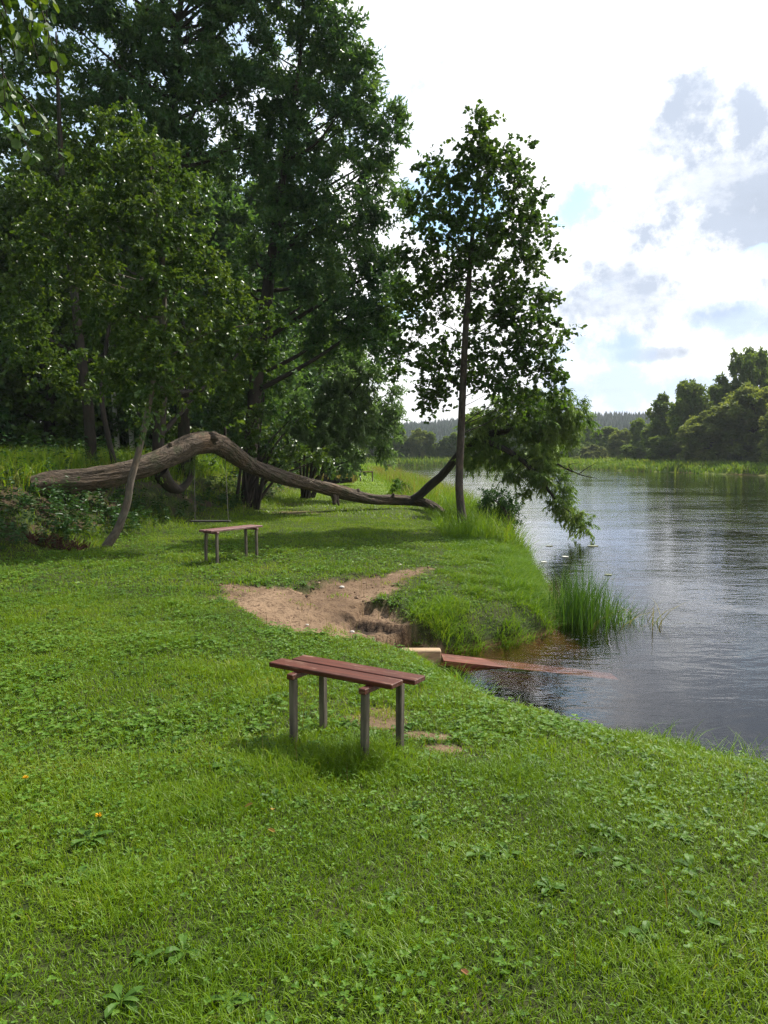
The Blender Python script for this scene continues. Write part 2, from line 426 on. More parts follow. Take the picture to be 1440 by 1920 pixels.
M['shrub'] = leafmat('shrub_leaf', [(.075, .12, .045), (.13, .19, .075), (.2, .255, .115)], .42, .4, .5, (1.1, 1.35, .6))
M['far'] = leafmat('far_leaf', [(.075, .135, .035), (.12, .19, .046), (.17, .235, .06)], .42, .55, .3)
M['farolive'] = leafmat('far_olive_leaf', [(.11, .16, .045), (.165, .22, .065), (.23, .27, .09)], .42, .55, .3)
M['fargrey'] = leafmat('far_grey_leaf', [(.09, .125, .06), (.14, .18, .09), (.19, .22, .12)], .42, .55, .3)
M['spruce'] = leafmat('spruce_needles', [(.015, .04, .018), (.026, .06, .026), (.04, .08, .034)], .05, .7, .2)
M['reed'] = leafmat('reed_leaf', [(.03, .085, .015), (.055, .13, .022), (.09, .17, .03)], .4, .4, .45)
M['birchleaf'] = leafmat('birch_leaf', [(.035, .08, .012), (.06, .115, .018), (.1, .15, .025)], .4, .4, .45)
M['willowbark'] = barkmat('willow_bark', (.016, .011, .007), (.14, .105, .075), (.045, .05, .022), 24, 3.6, 1.0, .06)
M['alderbark'] = barkmat('alder_bark', (.022, .017, .014), (.1, .08, .066), (.06, .065, .045), 22, 6, .7, .012)
M['darkbark'] = barkmat('dark_bark', (.012, .01, .008), (.055, .044, .035), (.03, .038, .02), 12, 2.5, .8, .03)
M['palebark'] = barkmat('pale_bark', (.045, .035, .027), (.17, .14, .11), (.09, .1, .07), 24, 5, .6, .01)
M['birchbark'] = barkmat('birch_bark', (.4, .38, .35), (.6, .58, .54), None, 10, 20, .3, .005, patch=(.03, .027, .025))
M['redwood'] = woodmat('red_painted_planks', (.1, .025, .013), (.24, .145, .1), (.54, .66), .55, (3, 50, 50))
M['redwoodpale'] = woodmat('faded_red_planks', (.2, .09, .085), (.34, .24, .2), (.5, .7), .55, (3, 50, 50))
M['greywood'] = woodmat('weathered_posts', (.155, .13, .1), (.24, .21, .17), (.55, .75), .85, (45, 45, 3))
M['timber'] = woodmat('pale_timber', (.42, .29, .17), (.5, .38, .25), (.55, .75), .8, (5, 40, 40), .3)
M['redboard'] = woodmat('red_board', (.15, .04, .022), (.2, .11, .08), (.57, .68), .6, (3, 12, 12), .6)
M['stone'] = plain('stone', (.4, .36, .31), (.6, .56, .5), 30)
M['debris'] = leafmat('dead_twigs', [(.03, .015, .01), (.07, .032, .022), (.12, .06, .045)], .05, .8, .2, (1, 1, 1))
M['crumb'] = leafmat('soil_crumb', [(.07, .042, .026), (.16, .1, .062), (.3, .22, .15)], .0, .9, .2)
M['deadleaf'] = leafmat('dead_leaf', [(.2, .12, .02), (.3, .19, .035), (.36, .25, .07)], .3, .6, .3, (1.2, 1, .5))
M['brownleaf'] = leafmat('brown_leaf', [(.17, .075, .03), (.22, .1, .04)], .2, .7, .3, (1, 1, 1))
M['yellow'] = plain('yellow_petals', (.7, .42, .01), (.8, .55, .02), 60)
M['pad'] = plain('floating_leaf', (.12, .15, .06), (.2, .19, .08), 12, .4)
M['palepad'] = plain('pale_floating_leaf', (.6, .6, .5), (.7, .68, .6), 12, .5)
M['rope'] = plain('dark_rope', (.012, .01, .008), (.025, .02, .016), 60)
# ground
def groundmat():
    m, t = mat('ground')
    geo = t.n('ShaderNodeNewGeometry'); pos = geo.outputs['Position']
    at = lambda n: t.n('ShaderNodeAttribute', attribute_name=n).outputs['Fac']
    n1, n2, n3 = noise(t, pos, 2.5, 5), noise(t, pos, 25, 5, .7), noise(t, pos, .35, 4)
    g = t.mix(n2, (.012, .016, .005), (.04, .06, .012))
    g = t.mix(t.sstep(.4, .75, n1), g, (.05, .05, .02))
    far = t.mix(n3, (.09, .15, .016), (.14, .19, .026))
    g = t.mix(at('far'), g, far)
    sd = t.mix(t.sstep(.3, .7, noise(t, pos, 1.1, 5, .6)), (.145, .093, .054), (.26, .175, .108))
    sd = t.mix(t.sstep(.48, .62, n2), sd, (.1, .06, .036))
    sd = t.mix(t.m('MULTIPLY', t.sstep(.55, .68, noise(t, pos, 7, 6, .7)), .8), sd, (.12, .078, .05))
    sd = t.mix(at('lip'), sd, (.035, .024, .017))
    c = t.mix(at('sand'), g, sd)
    lit = t.mix(n2, (.028, .02, .012), (.085, .058, .034))
    c = t.mix(at('litter'), c, t.mix(t.sstep(.45, .6, n1), lit, (.03, .045, .012)))
    bed = t.mix(n2, (.07, .036, .013), (.17, .095, .038))
    c = t.mix(at('wet'), c, bed)
    bp = t.n('ShaderNodeBump', ins={'Strength': .7, 'Distance': .03, 'Height': t.m('ADD', n2, t.m('MULTIPLY', noise(t, pos, 70, 3), .5))})
    b = t.n('ShaderNodeBsdfPrincipled', ins={'Base Color': c, 'Roughness': .95, 'Specular IOR Level': .15, 'Normal': bp.outputs[0]})
    t.t.links.new(b.outputs[0], t.out.inputs[0]); return m
def watermat():
    m, t = mat('river_water')
    pos = t.n('ShaderNodeNewGeometry').outputs['Position']
    warp = t.n('ShaderNodeTexNoise', ins={'Vector': pos, 'Scale': .5, 'Detail': 2}).outputs[1]
    pw = t.n('ShaderNodeVectorMath', operation='ADD', ins={0: pos, 1: t.n('ShaderNodeVectorMath', operation='SCALE', ins={0: warp, 'Scale': .9}).outputs[0]}).outputs[0]
    a = noise(t, pw, 1, 3, .55, (3.6, 9.5, 1)); b_ = noise(t, pw, 1, 2, .5, (.7, 1.9, 1)); c_ = noise(t, pw, 1, 2, .5, (13, 26, 1))
    calm = t.m('ADD', .45, t.m('MULTIPLY', t.sstep(.35, .65, noise(t, pos, 1, 3, .5, (.09, .22, 1))), .75))
    h = t.m('ADD', t.m('ADD', t.m('MULTIPLY', a, .0095), t.m('MULTIPLY', b_, .026)), t.m('MULTIPLY', c_, .0012))
    h = t.m('MULTIPLY', h, calm)
    bp = t.n('ShaderNodeBump', ins={'Strength': 1.0, 'Distance': 1.0, 'Height': h})
    fr = t.n('ShaderNodeFresnel', ins={'IOR': 1.33, 'Normal': bp.outputs[0]})
    gl = t.n('ShaderNodeBsdfGlossy', ins={'Color': (1, 1, 1, 1), 'Roughness': .03, 'Normal': bp.outputs[0]})
    tr = t.n('ShaderNodeBsdfTransparent', ins={0: (.95, .93, .88, 1)})
    va = t.n('ShaderNodeVolumeAbsorption', ins={0: (.5, .27, .08, 1), 'Density': 2.8}); t.t.links.new(va.outputs[0], t.out.inputs[1])
    mx = t.n('ShaderNodeMixShader', ins={0: fr.outputs[0], 1: tr.outputs[0], 2: gl.outputs[0]})
    t.t.links.new(mx.outputs[0], t.out.inputs[0]); return m
# ------------------------------------------------------------------ world
def world():
    w = bpy.data.worlds.new('World'); S.world = w; w.use_nodes = True
    t = NT(w.node_tree); out = t.n('ShaderNodeOutputWorld')
    sky = t.n('ShaderNodeTexSky', sky_type='NISHITA', sun_disc=False, sun_elevation=SUN_EL, sun_rotation=SUN_AZ, air_density=1.0, dust_density=.6, ozone_density=1.5)
    d = t.n('ShaderNodeTexCoord').outputs['Generated']
    sx = t.n('ShaderNodeSeparateXYZ', ins={0: d}); x, y, z = sx.outputs
    az = t.m('ARCTAN2', x, y); el = t.m('ARCSINE', z)
    zz = t.m('ADD', t.m('MAXIMUM', z, 0), .22)
    uv = t.n('ShaderNodeCombineXYZ', ins={0: t.m('DIVIDE', x, zz), 1: t.m('DIVIDE', y, zz), 2: 0.0}).outputs[0]
    n1 = noise(t, uv, 1.3, 8, .56); n2 = noise(t, d, 8.0, 7, .6); n3 = noise(t, d, 26.0, 5, .65)
    wob = t.m('ADD', t.m('MULTIPLY', t.m('SUBTRACT', n2, .5), 4.6), t.m('MULTIPLY', t.m('SUBTRACT', n3, .5), 4.2))
    def spot(px, py, rx, ry, soft=1.2):
        v = ray(px, py); v = v / np.linalg.norm(v)
        a0, e0 = math.atan2(v[0], v[1]), math.asin(v[2]); wa, we = rx / F, ry / F
        q = t.m('ADD', t.m('POWER', t.m('ABSOLUTE', t.m('DIVIDE', t.m('SUBTRACT', az, a0), wa)), 2.0), t.m('POWER', t.m('ABSOLUTE', t.m('DIVIDE', t.m('SUBTRACT', el, e0), we)), 2.0))
        return t.sstep(1.1 + soft, 1.1 - soft, t.m('ADD', q, wob))
    def union(lst):
        r = lst[0]
        for k in lst[1:]: r = t.m('MAXIMUM', r, k)
        return r
    sd = t.n('ShaderNodeVectorMath', operation='DOT_PRODUCT', ins={0: d, 1: tuple(SUN)}).outputs['Value']
    glow = t.sstep(-.3, .75, sd)
    # cloud light: brightest towards the sun, grey where thick
    thick = t.sstep(.52, .78, n1)
    bright = t.m('MULTIPLY', t.m('ADD', t.m('ADD', .11, t.m('MULTIPLY', t.sstep(.8, .97, sd), 1.3)), t.m('MULTIPLY', glow, 1.0)), t.m('SUBTRACT', 1.0, t.m('MULTIPLY', thick, .35)))
    grey = union([spot(1400, 320, 190, 150), spot(1470, 390, 120, 100), spot(1150, 560, 130, 66), t.m('MULTIPLY', spot(1235, 663, 60, 12), .8), t.m('MULTIPLY', spot(1290, 570, 60, 20), .5)])
    n4 = noise(t, d, 11.0, 9, .62, (1, 1, 1.7)); grey = t.m('MULTIPLY', grey, t.m('ADD', .7, t.m('MULTIPLY', t.sstep(.34, .62, n4), .5)), clamp=True)
    cc = t.mix(grey, (1.0, 1.0, 1.0), (.37, .42, .51))
    low = t.m('MULTIPLY', union([spot(1090, 660, 90, 40), spot(1120, 730, 110, 45), spot(1300, 735, 120, 30), spot(1390, 600, 80, 30), t.m('MULTIPLY', spot(760, 230, 120, 160), .35), t.m('MULTIPLY', spot(980, 80, 60, 60), .3)]), .8)
    cc = t.mix(low, cc, (.36, .49, .74))
    cloud = t.n('ShaderNodeVectorMath', operation='SCALE', ins={0: cc, 'Scale': bright}).outputs[0]
    blue = t.n('ShaderNodeVectorMath', operation='MULTIPLY', ins={0: sky.outputs[0], 1: (.15, .165, .15)}).outputs[0]
    hole = union([spot(1100, 385, 58, 44, 1.1), t.m('MULTIPLY', spot(1440, 475, 34, 12, .9), .6), spot(840, 385, 80, 60, .8), spot(740, 575, 40, 25), t.m('MULTIPLY', spot(150, 100, 420, 330), .75), t.sstep(.50, .36, t.m('ADD', n1, t.m('MULTIPLY', glow, .09))), t.sstep(.74, 1.0, t.m('ADD', el, t.m('MULTIPLY', t.m('SUBTRACT', n1, .5), .5)))])  # last term: unseen cloud gap overhead, added to keep the shadows dark
    col = t.mix(hole, cloud, blue)
    bg = t.n('ShaderNodeBackground', ins={0: col, 1: 1.0})
    t.t.links.new(bg.outputs[0], out.inputs[0])
world()
sl = bpy.data.lights.new('sun', 'SUN'); sl.energy = 5.0; sl.angle = math.radians(.53); sl.color = (1, .95, .86)
so = bpy.data.objects.new('sun', sl); COL.objects.link(so)
so.rotation_euler = Vector(-SUN).to_track_quat('-Z', 'Y').to_euler(); so.location = (20, 20, 40)
S.cycles.use_denoising = True; S.cycles.denoising_prefilter = 'NONE'
S.view_settings.view_transform = 'Standard'; S.view_settings.look = 'None'; S.view_settings.exposure = .62; S.view_settings.gamma = 1
# ------------------------------------------------------------------ ground and water
def axis(lo, hi, fine_lo, fine_hi, step, grow=1.09):
    a = list(np.arange(fine_lo, fine_hi, step)); s = step
    while a[-1] < hi: s *= grow; a.append(a[-1] + s)
    s = step
    while a[0] > lo: s *= grow; a.insert(0, a[0] - s)
    return np.array(a)
def ground():
    xs = axis(-1800, 2200, -3.6, 4.2, .04); ys = axis(-300, 3000, 1.2, 15.5, .036, 1.06)
    X, Y = np.meshgrid(xs, ys); nx, ny = len(xs), len(ys)
    d = sdist(X, Y); Z = height(X, Y, d)
    i = np.arange(ny - 1)[:, None]; j = np.arange(nx - 1)[None]
    f = np.stack([i * nx + j, i * nx + j + 1, (i + 1) * nx + j + 1, (i + 1) * nx + j], -1).reshape(-1, 4)
    mb = MB(); mb.add(np.stack([X, Y, Z], -1), f)
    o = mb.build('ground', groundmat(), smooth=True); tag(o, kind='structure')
    me = o.data
    ff = footdist(X, Y)
    le = lip(X, Y)
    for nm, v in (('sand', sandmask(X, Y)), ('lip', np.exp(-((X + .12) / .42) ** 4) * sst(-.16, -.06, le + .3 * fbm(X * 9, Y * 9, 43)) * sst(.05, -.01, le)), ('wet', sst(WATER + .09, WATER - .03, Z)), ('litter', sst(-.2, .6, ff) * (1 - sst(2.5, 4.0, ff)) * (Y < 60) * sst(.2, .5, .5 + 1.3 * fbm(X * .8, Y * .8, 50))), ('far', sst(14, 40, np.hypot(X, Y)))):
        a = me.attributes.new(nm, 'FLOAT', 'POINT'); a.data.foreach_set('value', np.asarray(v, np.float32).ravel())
    # water sheet
    mb = MB(); xs = [-30, 400]; 
    mb.add([(-30, -60, WATER), (400, -60, WATER), (400, 200, WATER), (-30, 200, WATER), (-30, -60, -6), (400, -60, -6), (400, 200, -6), (-30, 200, -6)], [(0, 1, 2, 3), (7, 6, 5, 4), (0, 4, 5, 1), (1, 5, 6, 2), (2, 6, 7, 3), (3, 7, 4, 0)])
    tag(mb.build('river_water', watermat()), kind='structure')
ground()
# ------------------------------------------------------------------ grass
def blades(mb, x, y, z, h, w, lean, az=None, seg=3, r=None):
    n = len(x); az = rng.uniform(0, 2 * math.pi, n) if az is None else az
    h = np.broadcast_to(h, (n,)); w = np.broadcast_to(w, (n,)); lean = np.broadcast_to(lean, (n,))
    b = np.stack([x, y, z], -1); ld = np.stack([np.cos(az), np.sin(az), 0 * az], -1)
    fa = az + math.pi / 2 + rng.normal(0, .7, n); sd = np.stack([np.cos(fa), np.sin(fa), 0 * az], -1)
    V = []
    for k in range(seg + 1):
        t = k / seg
        c = b + ld * (h * lean * t ** 1.7)[:, None]; c = c + np.array([0, 0, 1.0]) * (h * (t - .45 * np.minimum(lean, 1.4) * t ** 2.2))[:, None]
        ww = w * (1 - t ** 1.6) * .5 + .0004
        V += [c - sd * ww[:, None], c + sd * ww[:, None]]
    V = np.stack(V, 1); m = 2 * (seg + 1)
    q = np.array([(2 * k, 2 * k + 1, 2 * k + 3, 2 * k + 2) for k in range(seg)])
    f = (np.arange(n)[:, None, None] * m + q[None]).reshape(-1, 4)
    r = rng.random(n) if r is None else r
    mb.add(V.reshape(-1, 3), f, np.repeat(np.clip(r, 0, 1), seg))
def scatter(n, x0, x1, y0, y1):
    return rng.uniform(x0, x1, n), rng.uniform(y0, y1, n)
def in_view(x, y, m=2.2):
    return np.abs(x) < .487 * y * 1.12 + m
def patchy(x, y):
    return np.clip(.45 + 1.1 * fbm(x * .9, y * .9, 71) + .5 * fbm(x * 4, y * 4, 72), 0, 1)
def lawn():
    mb = MB()
    for (n, y0, y1, hh, ww, seg) in ((360000, 1.0, 4.2, .052, .0033, 3), (380000, 4.2, 9, .054, .0046, 2), (240000, 9, 20, .058, .0085, 2), (130000, 20, 42, .08, .024, 1), (50000, 42, 75, .13, .05, 1)):
        xm = .55 * y1 + 2.6
        x, y = scatter(n, -xm, min(xm, 6), y0, y1)
        k = in_view(x, y); x, y = x[k], y[k]
        d = sdist(x, y); f = footdist(x, y); s = sandmask(x, y)
        k = (d > .12) & (f < .6) & (rng.random(len(x)) > s * (1.2 - .75 * sst(.62, .8, .5 + 1.5 * fbm(x * 3.3, y * 3.3, 222))) - .04) & (x < 6)
        x, y, d = x[k], y[k], d[k]; z = height(x, y, d)
        pt = patchy(x, y)
        tuft = sst(.55, .8, .5 + 1.4 * fbm(x * 2.2, y * 2.2, 33))
        h = hh * rng.uniform(.45, 1.25, len(x)) * (.65 + .5 * pt + .7 * tuft)
        # longer grass round the posts of the near bench
        for (bx, by) in NEARLEGS: h = h * (1 + .8 * np.exp(-(((x - bx) ** 2 + (y - by) ** 2) / .018)))
        sh = np.exp(-(((x + .45) / .45) ** 2 + ((y - 4.15) / .3) ** 2)); h = h * (1 + 1.1 * sh)
        dry = sst(.5, .8, .5 + 1.2 * fbm(x * .45, y * .45, 201) + .6 * fbm(x * 2.5, y * 2.5, 202))
        dry = dry * .7; h = h * (1 - .4 * dry); r = .14 + .46 * rng.random(len(x)) + .35 * (pt - .4) + .3 * dry * rng.random(len(x)) + .55 * s[k] * rng.random(len(x)) + .4 * (rng.random(len(x)) < .05)
        blades(mb, x, y, z - .004, h, ww * rng.uniform(.7, 1.3, len(x)), rng.uniform(.2, 1.1, len(x)), None, seg, r)
    tag(mb.build('lawn_grass', M['grass']), 'short bright green mown grass covering the riverside lawn', 'grass', kind='stuff')
    # clover and small round leaves in patches
    mb = MB()
    for (n, y0, y1, L) in ((34000, 1.0, 4.5, .0115), (58000, 4.5, 9.5, .017), (26000, 9.5, 16, .026)):
        xm = .55 * y1 + 2.6
        x, y = scatter(n, -xm, min(xm, 5), y0, y1); k = in_view(x, y); x, y = x[k], y[k]
        d = sdist(x, y); s = sandmask(x, y)
        cl = sst(.42, .62, .5 + 1.3 * fbm(x * 1.3, y * 1.3, 91) + .5 * fbm(x * 5, y * 5, 92))
        k = (d > .4) & (footdist(x, y) < .3) & (rng.random(len(x)) < cl * .55 + .14) & (rng.random(len(x)) > s * 1.3)
        x, y = x[k], y[k]; z = height(x, y) + rng.uniform(.012, .06, len(x))
        n_ = len(x); a = rng.uniform(0, 6.28, n_); sz_ = rng.uniform(.5, 1.2, n_) * (1 + .55 * sst(.5, .75, .5 + 1.4 * fbm(x * 1.9, y * 1.9, 211)))
        for q in range(3):
            dd = np.stack([np.cos(a + q * 2.1), np.sin(a + q * 2.1), rng.uniform(-.15, .45, n_)], -1)
            leaves(mb, np.stack([x, y, z], -1), dd, nrm(np.array([0, 0, 1.]) + unit(n_) * .35), L * sz_, L * .85 * sz_, ROUND, .1 + .85 * rng.random(n_))
    tag(mb.build('clover', M['clover']), 'low clover leaves spread in patches through the lawn', 'clover', kind='stuff')
    # broad-leaved rosettes
    mb = MB()
    for (n, y0, y1) in ((1700, 1.3, 5), (4200, 5, 14)):
        xm = .55 * y1 + 1
        x, y = scatter(n, -xm, min(xm, 5), y0, y1); k = in_view(x, y); x, y = x[k], y[k]
        cl = sst(.4, .62, .5 + 1.2 * fbm(x * .8, y * .8, 95))
        k = (sdist(x, y) > .3) & (footdist(x, y) < 0) & (sandmask(x, y) < .6) & (rng.random(len(x)) < cl + .2)
        x, y = x[k], y[k]; z = height(x, y)
        m = 7; i = np.repeat(np.arange(len(x)), m); a = np.tile(np.arange(m) * 2.4, len(x)) + rng.uniform(0, 6.28, len(x))[i] + rng.normal(0, .3, len(i))
        size = rng.uniform(.035, .085, len(x))[i] * rng.uniform(.6, 1.2, len(i))
        dd = np.stack([np.cos(a), np.sin(a), rng.uniform(.1, .9, len(i))], -1)
        broad(mb, np.stack([x[i], y[i], z[i] + .006], -1), dd, size, rng.uniform(.3, .5, len(i)), .15 + .8 * rng.random(len(i)))
    tag(mb.build('broadleaf_weeds', M['weed']), 'broad leaved plantain and dandelion leaves scattered in the lawn', 'weeds', kind='stuff')
def tall_grass():
    # overhanging grass along the near bank and on the promontory
    mb = MB()
    def band(n, x0, x1, y0, y1, dlo, dhi, hfun, w, leanr, seg=4, rr=(.2, .9), towater=.7):
        x, y = scatter(n, x0, x1, y0, y1); d = sdist(x, y); s = sandmask(x, y)
        tu = .5 + 1.3 * fbm(x * 2.6, y * 2.6, 61) + 1.0 * fbm(x * 6, y * 6, 62, 2)
        k = (d > dlo) & (d < dhi) & (gully(x, y)[0] > .05) & (rng.random(len(x)) > s * 1.4) & (rng.random(len(x)) < .35 + sst(.35, .6, tu)) & (footdist(x, y) < 0)
        x, y, d, tu = x[k], y[k], d[k], tu[k]
        e = .05; gx = (sdist(x + e, y) - d) / e; gy = (sdist(x, y + e) - d) / e
        a = np.arctan2(-gy, -gx) + rng.normal(0, 1.1, len(x)); a = np.where(rng.random(len(x)) < towater, a, rng.uniform(0, 6.28, len(x)))
        h = hfun(d) * rng.uniform(.45, 1.2, len(x)) * (.4 + 1.1 * sst(.3, .75, tu))
        r = rng.uniform(*rr, len(x)) * (.75 + .4 * tu)
        blades(mb, x, y, height(x, y, d) - .01, h, w * rng.uniform(.6, 1.3, len(x)), rng.uniform(*leanr, len(x)), a, seg, r)
    band(60000, .3, 3.2, 8.5, 16.5, -.05, 1.7, lambda d: np.interp(d, [0, .3, .9, 1.7], [.2, .19, .13, .07]), .0075, (.4, 1.5), 4, (.05, .72))
    band(26000, .2, 7.0, 2.0, 8.2, -.05, .5, lambda d: np.interp(d, [0, .25, .5], [.2, .16, .08]), .0055, (.3, 1.2), 4, (.1, .7), .4)
    band(16000, 1.2, 5, 16, 26, -.1, 2.3, lambda d: np.interp(d, [0, 1.2, 2.3], [.55, .5, .15]), .013, (.2, 1.0), 3, (.2, .8), .3)
    band(22000, -1.5, 6, 24, 62, -.1, 3.4, lambda d: np.interp(d, [0, 2, 3.4], [.5, .5, .22]), .026, (.1, .8), 3, (.25, .95), .3)
    band(9000, -3, 6, 62, 125, -.1, 5, lambda d: .4 + 0 * d, .09, (.1, .7), 2, (.2, .9), .2)
    tag(mb.build('bank_grass', M['tallgrass']), 'long tufted grass hanging over the near river bank and promontory', 'grass', kind='stuff')
    # seed heads, dry stalks
    mb = MB()
    x, y = scatter(5000, -2, 6, 27, 75); d = sdist(x, y)
    k = (d > 0) & (d < 3) & (footdist(x, y) < .5); x, y, d = x[k], y[k], d[k]
    blades(mb, x, y, height(x, y, d), rng.uniform(.5, .9, len(x)), .008 + y * .0002, rng.uniform(.1, .6, len(x)), None, 3)
    x, y = scatter(420, -5, 3, 1.6, 11); k = (sdist(x, y) > .5) & (footdist(x, y) < -.5) & in_view(x, y) & (fbm(x * .9, y * .9, 231) > -.05); x, y = x[k], y[k]
    blades(mb, x, y, height(x, y), rng.uniform(.12, .26, len(x)), .004, rng.uniform(.05, .35, len(x)), None, 3, .15 * rng.random(len(x)))
    x, y = scatter(7000, -6, -.5, 42, 66); k = (footdist(x, y) > -1.2) & (footdist(x, y) < 2.5); x, y = x[k], y[k]
    blades(mb, x, y, height(x, y), rng.uniform(.5, 1.0, len(x)), .05, rng.uniform(.1, .7, len(x)), None, 2)
    tag(mb.build('dry_stalks', M['drygrass']), 'pale dry seeding grass stalks beside the far lawn and bank', 'grass', kind='stuff')
    # meadow on the terrace
    mb = MB()
    x, y = scatter(90000, -24, -3, 9, 42); f = footdist(x, y)
    k = (f > 2.0) & in_view(x, y, 2); x, y = x[k], y[k]
    blades(mb, x, y, height(x, y), rng.uniform(.3, .85, len(x)), rng.uniform(.012, .03, len(x)), rng.uniform(.1, .9, len(x)), None, 3, rng.uniform(.25, 1, len(x)))
    tag(mb.build('meadow_grass', M['tallgrass']), 'tall yellowish meadow grass on the terrace behind the fallen trunk', 'grass', kind='stuff')
    # slope grass
    mb = MB()
    x, y = scatter(60000, -9, -2, 9, 46); f = footdist(x, y)
    k = (f > -.2) & (f < 2.6) & (rng.random(len(x)) < sst(.3, .75, .5 + 1.3 * fbm(x * .9, y * .9, 77)) + .12); x, y = x[k], y[k]
    blades(mb, x, y, height(x, y), rng.uniform(.08, .3, len(x)), rng.uniform(.006, .014, len(x)), rng.uniform(.2, 1.2, len(x)), None, 3, rng.uniform(.1, .9, len(x)))
    tag(mb.build('slope_grass', M['grass']), 'uneven grass on the shaded slope under the fallen willow', 'grass', kind='stuff')
    # nettles and leafy undergrowth
    mb = MB(); st = MB()
    def plants(n, x0, x1, y0, y1, flo, fhi, hh, L, per=16):
        x, y = scatter(n, x0, x1, y0, y1); f = footdist(x, y)
        k = (f > flo) & (f < fhi) & (rng.random(len(x)) < sst(.36, .6, .5 + 1.4 * fbm(x * .7, y * .7, 79)) + .1) & in_view(x, y, 1.5); x, y = x[k], y[k]; z = height(x, y)
        h = hh * rng.uniform(.4, 1.1, len(x)); i = np.repeat(np.arange(len(x)), per); t = rng.uniform(.2, 1, len(i)); a = rng.uniform(0, 6.28, len(i))
        lx = rng.normal(0, .12, len(x))[i] * t * h[i]; ly = rng.normal(0, .12, len(x))[i] * t * h[i]
        pos = np.stack([x[i] + lx, y[i] + ly, z[i] + t * h[i]], -1); dd = np.stack([np.cos(a), np.sin(a), rng.uniform(-.5, .3, len(i))], -1)
        leaves(mb, pos, dd, nrm(np.array([0, 0, 1.]) + unit(len(i)) * .4), L * rng.uniform(.6, 1.3, len(i)), L * .55, ROUND, .2 + .7 * rng.random(len(i)))
        blades(mb, x, y, z, h, .006, .25, None, 2)
    plants(900, -9, -4.5, 8, 16, -.1, 2.4, .6, .085)
    plants(700, -9, -3, 14, 24, .2, 2.6, .4, .09)
    plants(900, -16, -4, 11, 30, 2.0, 9, .95, .1)
    plants(500, -8, -2, 22, 48, .3, 4, .9, .14)
    tag(mb.build('nettles', M['nettle']), 'nettles and leafy undergrowth covering the left slope', 'undergrowth', kind='stuff')
# ------------------------------------------------------------------ benches
def bench(name, c, u, ztop, zg, length, pl_w, gap, leg_v, leg_u, thick, lab, wood, post, shift=.03, group='plank benches on posts on the lawn'):
    u = np.array([u[0], u[1], 0.]); u /= np.linalg.norm(u); v = np.array([-u[1], u[0], 0.]); w = np.array([0, 0, 1.])
    Rm = np.stack([u, v, w], 1); c = np.array(c)
    root = empty(name, (c[0], c[1], zg), lab, 'bench', group)
    for s in (-1, 1):
        mb = MB(); tilt = Rm
        box(mb, (0, 0, 0), (length / 2, pl_w / 2, thick / 2), None, .004)
        # a little warp along the plank
        V = mb.v[0]; V[:, 2] += .004 * np.sin(V[:, 0] * 4 + s); mb.v[0] = V @ Rm.T + np.array([c[0], c[1], ztop - thick / 2]) + v * s * (pl_w + gap) / 2 + u * s * shift
        mb.build('plank', wood, root)
    for s in (-1, 1):
        mb = MB(); p = np.array([c[0], c[1], ztop - thick - .0165]) + u * s * leg_u + v * (leg_v[0] + leg_v[1]) / 2
        box(mb, p, (.022, (leg_v[1] - leg_v[0]) / 2 + .035, .016), Rm, .004); mb.build('crossbar', wood, root)
        for k, lv in enumerate(leg_v):
            q = np.array([c[0], c[1], 0]) + u * (s * leg_u + (.05 if k == 1 and s == 1 and shift else 0)) + v * lv
            g = hz(q[0], q[1]); zt = ztop - thick - .034; tl = rng.normal(0, .012, 2)
            mb = MB(); hh = (zt - g + .15) / 2
            box(mb, (0, 0, 0), (.0195, .0195, hh), None, .005); V = mb.v[0]
            V[:, 0] += (hh - V[:, 2]) * tl[0]; V[:, 1] += (hh - V[:, 2]) * tl[1]
            mb.v[0] = V @ Rm.T + np.array([q[0], q[1], zt - hh]); mb.build('leg', post, root)
    return root
NB_C, NB_U = (-.225, 4.42), np.array([.836, -.548])
_u = NB_U / np.linalg.norm(NB_U); _v = np.array([-_u[1], _u[0]])
NEARLEGS = [tuple(np.array(NB_C) + _u * s * .25 + _v * lv) for s in (-1, 1) for lv in (-.155, .12)]
bench('plank_bench', NB_C, NB_U, .375, hz(*NB_C), .86, .118, .02, (-.155, .12), .25, .028, 'dark red two-plank bench with weathered posts in the foreground lawn', M['redwood'], M['greywood'])
bench('plank_bench', (-2.33, 12.0), (.6, .8), .47, hz(-2.33, 12.0), 1.05, .13, .012, (-.12, .12), .40, .03, 'faded red bench standing near the shaded slope and leaning tree', M['redwoodpale'], M['greywood'], 0)
lawn(); tall_grass()
# ------------------------------------------------------------------ shore things
def step_and_board():
    mb = MB()
    box(mb, (.40, 8.4, -.59), (.215, .075, .075), None, .012)
    V = mb.v[0]; V[:, 2] += .03 * np.where(V[:, 0] < .4, -1, .4) * 0
    o = mb.build('timber_step', M['timber']); tag(o, 'pale timber beam set as a step at the foot of the sandy path', 'timber step')
    mb = MB()
    n = 14; vs = []
    for i in range(n + 1):
        t = i / n; x = .63 + 1.85 * t; yc = 8.36 - .05 * t; w = .2 - .02 * t; z = -.588 - .2 * t
        for dy, dz in ((-w, .012), (w, -.014), (w, -.064), (-w, -.038)): vs.append((x, yc + dy, z + dz))
    f = []
    for i in range(n):
        for k in range(4): f.append((i * 4 + k, i * 4 + (k + 1) % 4, i * 4 + 4 + (k + 1) % 4, i * 4 + 4 + k))
    f += [(0, 3, 2, 1), (n * 4, n * 4 + 1, n * 4 + 2, n * 4 + 3)]
    mb.add(vs, f); o = mb.build('red_board', M['redboard']); tag(o, 'red painted board sloping from the timber step down under the water', 'board')
step_and_board()
